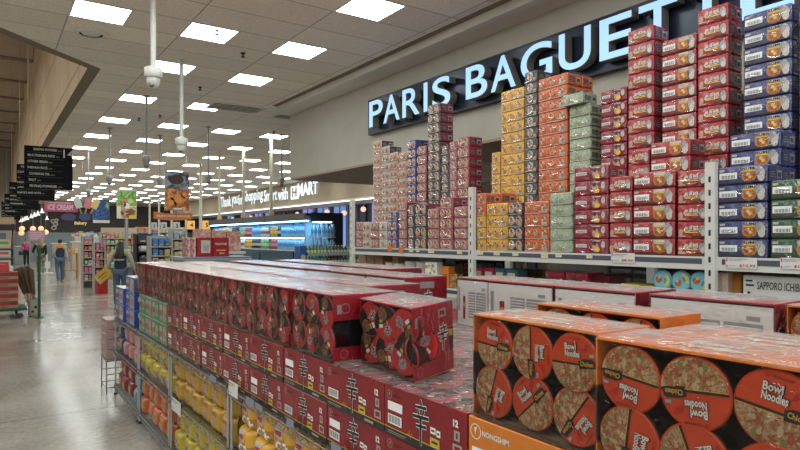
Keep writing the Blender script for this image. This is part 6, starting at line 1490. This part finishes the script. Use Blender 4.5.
def person(loc, heading, ht, label, skin, hair, top, legs, shoes, pose, hair_long=False, sleeves=None, extra=None):
    """figure built facing -Y, turned by heading"""
    o = empty('person', loc, label, 'person', None, heading); k = ht / 1.66
    J = {'pelvis': (0, 0, .92, (.135, .10)), 'waist': (0, .0, 1.06, (.12, .09)), 'chest': (0, 0, 1.24, (.145, .10)), 'upper': (0, .005, 1.35, (.13, .085)), 'neck': (0, .0, 1.43, .048), 'headb': (0, -.015, 1.50, (.07, .08)), 'headt': (0, -.01, 1.60, (.072, .085)),
         'lsh': (.155, 0, 1.355, .055), 'lel': (.205, .02, 1.10, .042), 'lwr': (.20, -.06, .88, .028), 'rsh': (-.155, 0, 1.355, .055), 'rel': (-.205, .02, 1.10, .042), 'rwr': (-.20, -.06, .88, .028),
         'lhip': (.085, 0, .87, .085), 'lkn': (.095, -.01, .49, .056), 'lan': (.095, .02, .09, .038), 'rhip': (-.085, 0, .87, .085), 'rkn': (-.095, -.01, .49, .056), 'ran': (-.095, .02, .09, .038)}
    J.update(pose); 
    J = {n: (p[0] * k, p[1] * k, p[2] * k, tuple(a * k for a in p[3]) if isinstance(p[3], tuple) else p[3] * k) for n, p in J.items()}
    for s_ in 'lr':
        a = Vector(J[s_ + 'an'][:3]); J[s_ + 'he'] = (a.x, a.y + .02 * k, a.z - .045 * k, .033 * k); J[s_ + 'to'] = (a.x * 1.05, a.y - .14 * k, a.z - .055 * k, .028 * k)
        w = Vector(J[s_ + 'wr'][:3]); e = Vector(J[s_ + 'el'][:3]); d = (w - e).normalized(); J[s_ + 'pa'] = (*(w + d * .06 * k), .026 * k)
        sd = d.cross(Vector((0, 1, 0))).normalized() if abs(d.y) < .9 else Vector((1, 0, 0))
        f0 = w + d * .085 * k; cross = d.cross(sd).normalized()
        for fi, (off, ln) in enumerate(((-.026, .060), (-.009, .070), (.009, .066), (.025, .052))):
            b = f0 + cross * off * k; m1 = b + d * ln * .55 * k + sd * .006 * k; t1 = b + d * ln * .95 * k + sd * .02 * k
            J[s_ + 'f%da' % fi] = (*b, .0095 * k); J[s_ + 'f%db' % fi] = (*m1, .0085 * k); J[s_ + 'f%dc' % fi] = (*t1, .0075 * k)
        tb = w + d * .025 * k - cross * .03 * k; tt = tb + d * .04 * k - cross * .022 * k; J[s_ + 'ta'] = (*tb, .011 * k); J[s_ + 'tb'] = (*tt, .009 * k)
    E = [('pelvis', 'waist'), ('waist', 'chest'), ('chest', 'upper'), ('upper', 'neck'), ('neck', 'headb'), ('headb', 'headt')]
    for s_ in 'lr':
        E += [('upper', s_ + 'sh'), (s_ + 'sh', s_ + 'el'), (s_ + 'el', s_ + 'wr'), (s_ + 'wr', s_ + 'pa'), ('pelvis', s_ + 'hip'), (s_ + 'hip', s_ + 'kn'), (s_ + 'kn', s_ + 'an'), (s_ + 'an', s_ + 'he'), (s_ + 'he', s_ + 'to'), (s_ + 'pa', s_ + 'ta'), (s_ + 'ta', s_ + 'tb')]
        for fi in range(4): E += [(s_ + 'pa', s_ + 'f%da' % fi), (s_ + 'f%da' % fi, s_ + 'f%db' % fi), (s_ + 'f%db' % fi, s_ + 'f%dc' % fi)]
    skin_obj('body', J, E, skin, o, 2)
    def sub(names, grow, extra_pts=None):
        P = {}
        for n in names:
            x, y, z, r = J[n]; P[n] = (x, y, z, tuple(a + grow * k for a in r) if isinstance(r, tuple) else r + grow * k)
        if extra_pts: P.update(extra_pts)
        return P
    P = sub(['waist', 'chest', 'upper'], .03); P['hem'] = (J['pelvis'][0], J['pelvis'][1], J['pelvis'][2] - .02 * k, (.165 * k, .13 * k)); P['lsh'] = sub(['lsh'], .02)['lsh']; P['rsh'] = sub(['rsh'], .02)['rsh']
    e = [('hem', 'waist'), ('waist', 'chest'), ('chest', 'upper'), ('upper', 'lsh'), ('upper', 'rsh')]
    skin_obj('jacket' if not sleeves else 'vest', P, e, top, o)
    for s_ in 'lr':
        P = sub([s_ + 'sh', s_ + 'el', s_ + 'wr'], .016); skin_obj('sleeve', P, [(s_ + 'sh', s_ + 'el'), (s_ + 'el', s_ + 'wr')], sleeves or top, o)
        P = sub([s_ + 'he', s_ + 'to'], .014); skin_obj('shoe', P, [(s_ + 'he', s_ + 'to')], shoes, o)
    P = sub(['pelvis', 'lhip', 'rhip', 'lkn', 'rkn', 'lan', 'ran'], .022)
    for s_ in 'lr': a = J[s_ + 'an']; P[s_ + 'cuff'] = (a[0], a[1], a[2] - .03 * k, a[3] + .02 * k)
    skin_obj('trousers', P, [('pelvis', 'lhip'), ('pelvis', 'rhip'), ('lhip', 'lkn'), ('rhip', 'rkn'), ('lkn', 'lan'), ('rkn', 'ran'), ('lan', 'lcuff'), ('ran', 'rcuff')], legs, o)
    hx_, hy_, hz_ = J['headt'][:3]; hb = J['headb'][:3]
    P = {'a': (hx_, hy_ + .012 * k, hz_ + .02 * k, (.085 * k, .098 * k)), 'b': (hb[0], hb[1] + .045 * k, (hz_ + hb[2]) / 2, (.082 * k, .07 * k)), 'c': (hb[0], hb[1] + .055 * k, hb[2] - .03 * k, (.07 * k, .05 * k))}; e = [('a', 'b'), ('b', 'c')]
    if hair_long: P['c'] = (hb[0], hb[1] + .10 * k, hb[2] - .06 * k, (.10 * k, .07 * k)); P['d'] = (hb[0], hb[1] + .165 * k, hb[2] - .24 * k, (.135 * k, .07 * k)); P['e'] = (hb[0], hb[1] + .17 * k, hb[2] - .34 * k, (.10 * k, .05 * k)); e.append(('d', 'e')); e.append(('c', 'd'))
    skin_obj('hair', P, e, hair, o)
    fy = hb[1] - .085 * k; fz = (hz_ + hb[2]) / 2
    for s_ in (-1, 1):
        m = MB(); m.lathe([(.008 * k * math.sin(PI * q / 6) + .0003, -.008 * k * math.cos(PI * q / 6)) for q in range(7)], BLACK, 8, c=(hx_ + s_ * .028 * k, hy_ - .080 * k, fz + .01 * k)); m.build('eye', o)
    m = MB(); m.cyl((hx_, hy_ - .08 * k, fz + .01 * k), (hx_, hy_ - .105 * k, fz - .03 * k), .008 * k, skin, r1=.013 * k, n=8); m.build('nose', o)
    m = MB(); m.box(hx_ - .022 * k, hx_ + .022 * k, hb[1] - .088 * k, hb[1] - .07 * k, hb[2] + .005 * k, hb[2] + .012 * k, mat('lips', (.42, .14, .12), .5)); m.build('mouth', o)
    if extra: extra(o, k, J)
    return o
SK1 = mat('skin_light', (.55, .34, .25), .5); SK2 = mat('skin_tan', (.45, .27, .19), .5); HBLK = mat('hair_black', (.012, .010, .010), .45); HBLD = mat('hair_blond', (.28, .18, .09), .55)
NVV = mat('vest_navy', (.018, .028, .065), .7); JEAN = mat('jeans_blue', (.09, .13, .20), .8, var=.15); GRYS = mat('sleeve_grey', (.36, .36, .37), .8); KBLK = mat('cloth_black', (.015, .014, .015), .8); PNKJ = mat('jacket_pink', (.55, .07, .22), .7); SHOE = mat('shoe_dark', (.02, .02, .022), .5); SHOEW = mat('shoe_pale', (.5, .5, .48), .5)
LIME = mat('vest_lime', (.30, .50, .10), .7); CREAMS = mat('shirt_cream', (.50, .45, .36), .8); ORV = mat('vest_orange', (.62, .20, .03), .7); CAMO = two_tone('camo_cloth', (.10, .09, .06), (.28, .25, .18), 9, .8, .45, .55)
def vest_trim(m1, txt=None):
    def f(o, k, J):
        m = MB(); m.X = None; z = J['upper'][2]; y = J['upper'][1]
        m.lathe([(.175 * k, z - .055 * k), (.165 * k, z + .03 * k), (.10 * k, z + .07 * k)], m1, 20); q = m.build('vest_yoke', o); q.scale = (1, .74, 1); q.location = (0, y * .9, 0)
        if txt:
            c = J['chest']; t = MB(); t.text(txt, (.12 * k, c[1] + .185 * k, c[2] - .10 * k), Vector((-1, 0, 0)), UZ, PALE, h=.05 * k, w=.25 * k, bold=.04); t.build('lettering', o)
    return f
# employee bending over by the end of the island, seen from behind, holding a yellow carton
ex_, ey_ = at_d(120.5, 14.4)
person((ex_, ey_, 0), PI - .35, 1.60, 'person in a navy and lime vest and jeans, seen from behind, holding a yellow carton', SK1, HBLK, NVV, JEAN, SHOE,
       {'lel': (.27, .0, 1.10, .042), 'lwr': (.33, -.05, .90, .028), 'rel': (-.26, -.02, 1.10, .042), 'rwr': (-.32, -.10, .88, .028), 'headt': (0, -.05, 1.585, (.072, .085)), 'headb': (0, -.045, 1.49, (.07, .08)), 'neck': (0, -.015, 1.43, .048)}, True, CREAMS, vest_trim(LIME, 'H MART'))
cxx, cyy = at_d(108.0, 13.95)
m = MB(); m.cbox(-.19, .19, -.05, .05, -.12, .12, mat('carton_yellow', (.62, .40, .04), .55), .006); ff2 = lambda x0, x1, z0, z1, mm: m.rect((-.19, -.052, -.12), EX, UZ, x0 * .38, x1 * .38, z0 * .24, z1 * .24, mm)
ff2(.2, .8, .55, .68, mat('carton_brown_print', (.30, .15, .03), .5)); ff2(.3, .7, .3, .38, mat('carton_brown_print', (.3, .15, .03))); ff2(.02, .14, .1, .9, PALE)
o = m.build('flat_carton', None, (ex_ - .355, ey_ + .13, .745), (0, -.72, -.25)); tag(o, 'yellow carton tilted in the hand of the person in the lime vest', 'box')
wx, wy = at_d(60, 22.3)
person((wx, wy, 0), PI + .1, 1.62, 'person in a navy vest with grey sleeves and orange shoulders walking away', SK1, HBLK, NVV, JEAN, SHOE, {'lan': (.085, .16, .12, .038), 'lkn': (.09, -.02, .49, .056), 'ran': (-.09, -.12, .09, .038), 'rkn': (-.095, -.08, .5, .056), 'lwr': (.24, -.12, .9, .028), 'rwr': (-.24, .10, .88, .028)}, False, GRYS, vest_trim(ORV))
wx, wy = at_d(40.5, 26.5)
person((wx, wy, 0), PI - .1, 1.66, 'blond person in a dark top and camouflage trousers walking away', SK1, HBLD, KBLK, CAMO, SHOEW, {'lan': (.09, -.16, .09, .038), 'lkn': (.09, -.1, .5, .056), 'ran': (-.10, .2, .14, .038), 'rkn': (-.095, .02, .49, .056), 'lel': (.26, -.02, 1.12, .042), 'lwr': (.30, -.18, .98, .028)}, True, KBLK)
wx, wy = at_d(26.5, 35.5)
person((wx, wy, 0), .15, 1.62, 'person in a pink jacket and black trousers with a dark bag', SK2, HBLK, PNKJ, KBLK, SHOE, {'lwr': (.16, -.2, 1.08, .028), 'rwr': (-.26, -.05, .9, .028)}, False, None)
bxx, byy = at_d(21.6, 35.3)
o = empty('handbag', (bxx, byy, .62), 'dark handbag in the hand of the person in pink', 'bag'); m = MB(); m.cbox(-.14, .14, -.05, .05, 0, .22, mat('bag_navy', (.03, .035, .07), .5), .02); m.build('bag_body', o); m = MB()
for i in range(8): t0, t1 = PI * i / 8, PI * (i + 1) / 8; m.cyl((.08 * math.cos(t0), 0, .21 + .12 * math.sin(t0)), (.08 * math.cos(t1), 0, .21 + .12 * math.sin(t1)), .008, DARK, n=6)
m.build('handle', o)
# =====================================================================
# CAMERA AND WORLD
# =====================================================================
cam = bpy.data.cameras.new('camera'); co = bpy.data.objects.new('camera', cam); COL.objects.link(co)
cam.sensor_width = 36.0; cam.lens = 36.0 * FPX / 800.0; cam.shift_y = 12.5 / 800.0; cam.clip_start = .05; cam.clip_end = 200
co.location = (0, 0, EYE); co.rotation_euler = (PI / 2, 0, -math.atan2(413, 600))
SC.camera = co
w = bpy.data.worlds.new('ambient_fill'); SC.world = w; w.use_nodes = True  # even ambient fill, added to brighten the store from its open sides
w.node_tree.nodes['Background'].inputs[0].default_value = (.80, .84, .90, 1); w.node_tree.nodes['Background'].inputs[1].default_value = 1.0
vs = SC.view_settings; SC.display_settings.display_device = 'sRGB'
vs.view_transform = 'Standard'; vs.look = 'None'; vs.gamma = 1.0; vs.use_curve_mapping = False; vs.exposure = 0.0
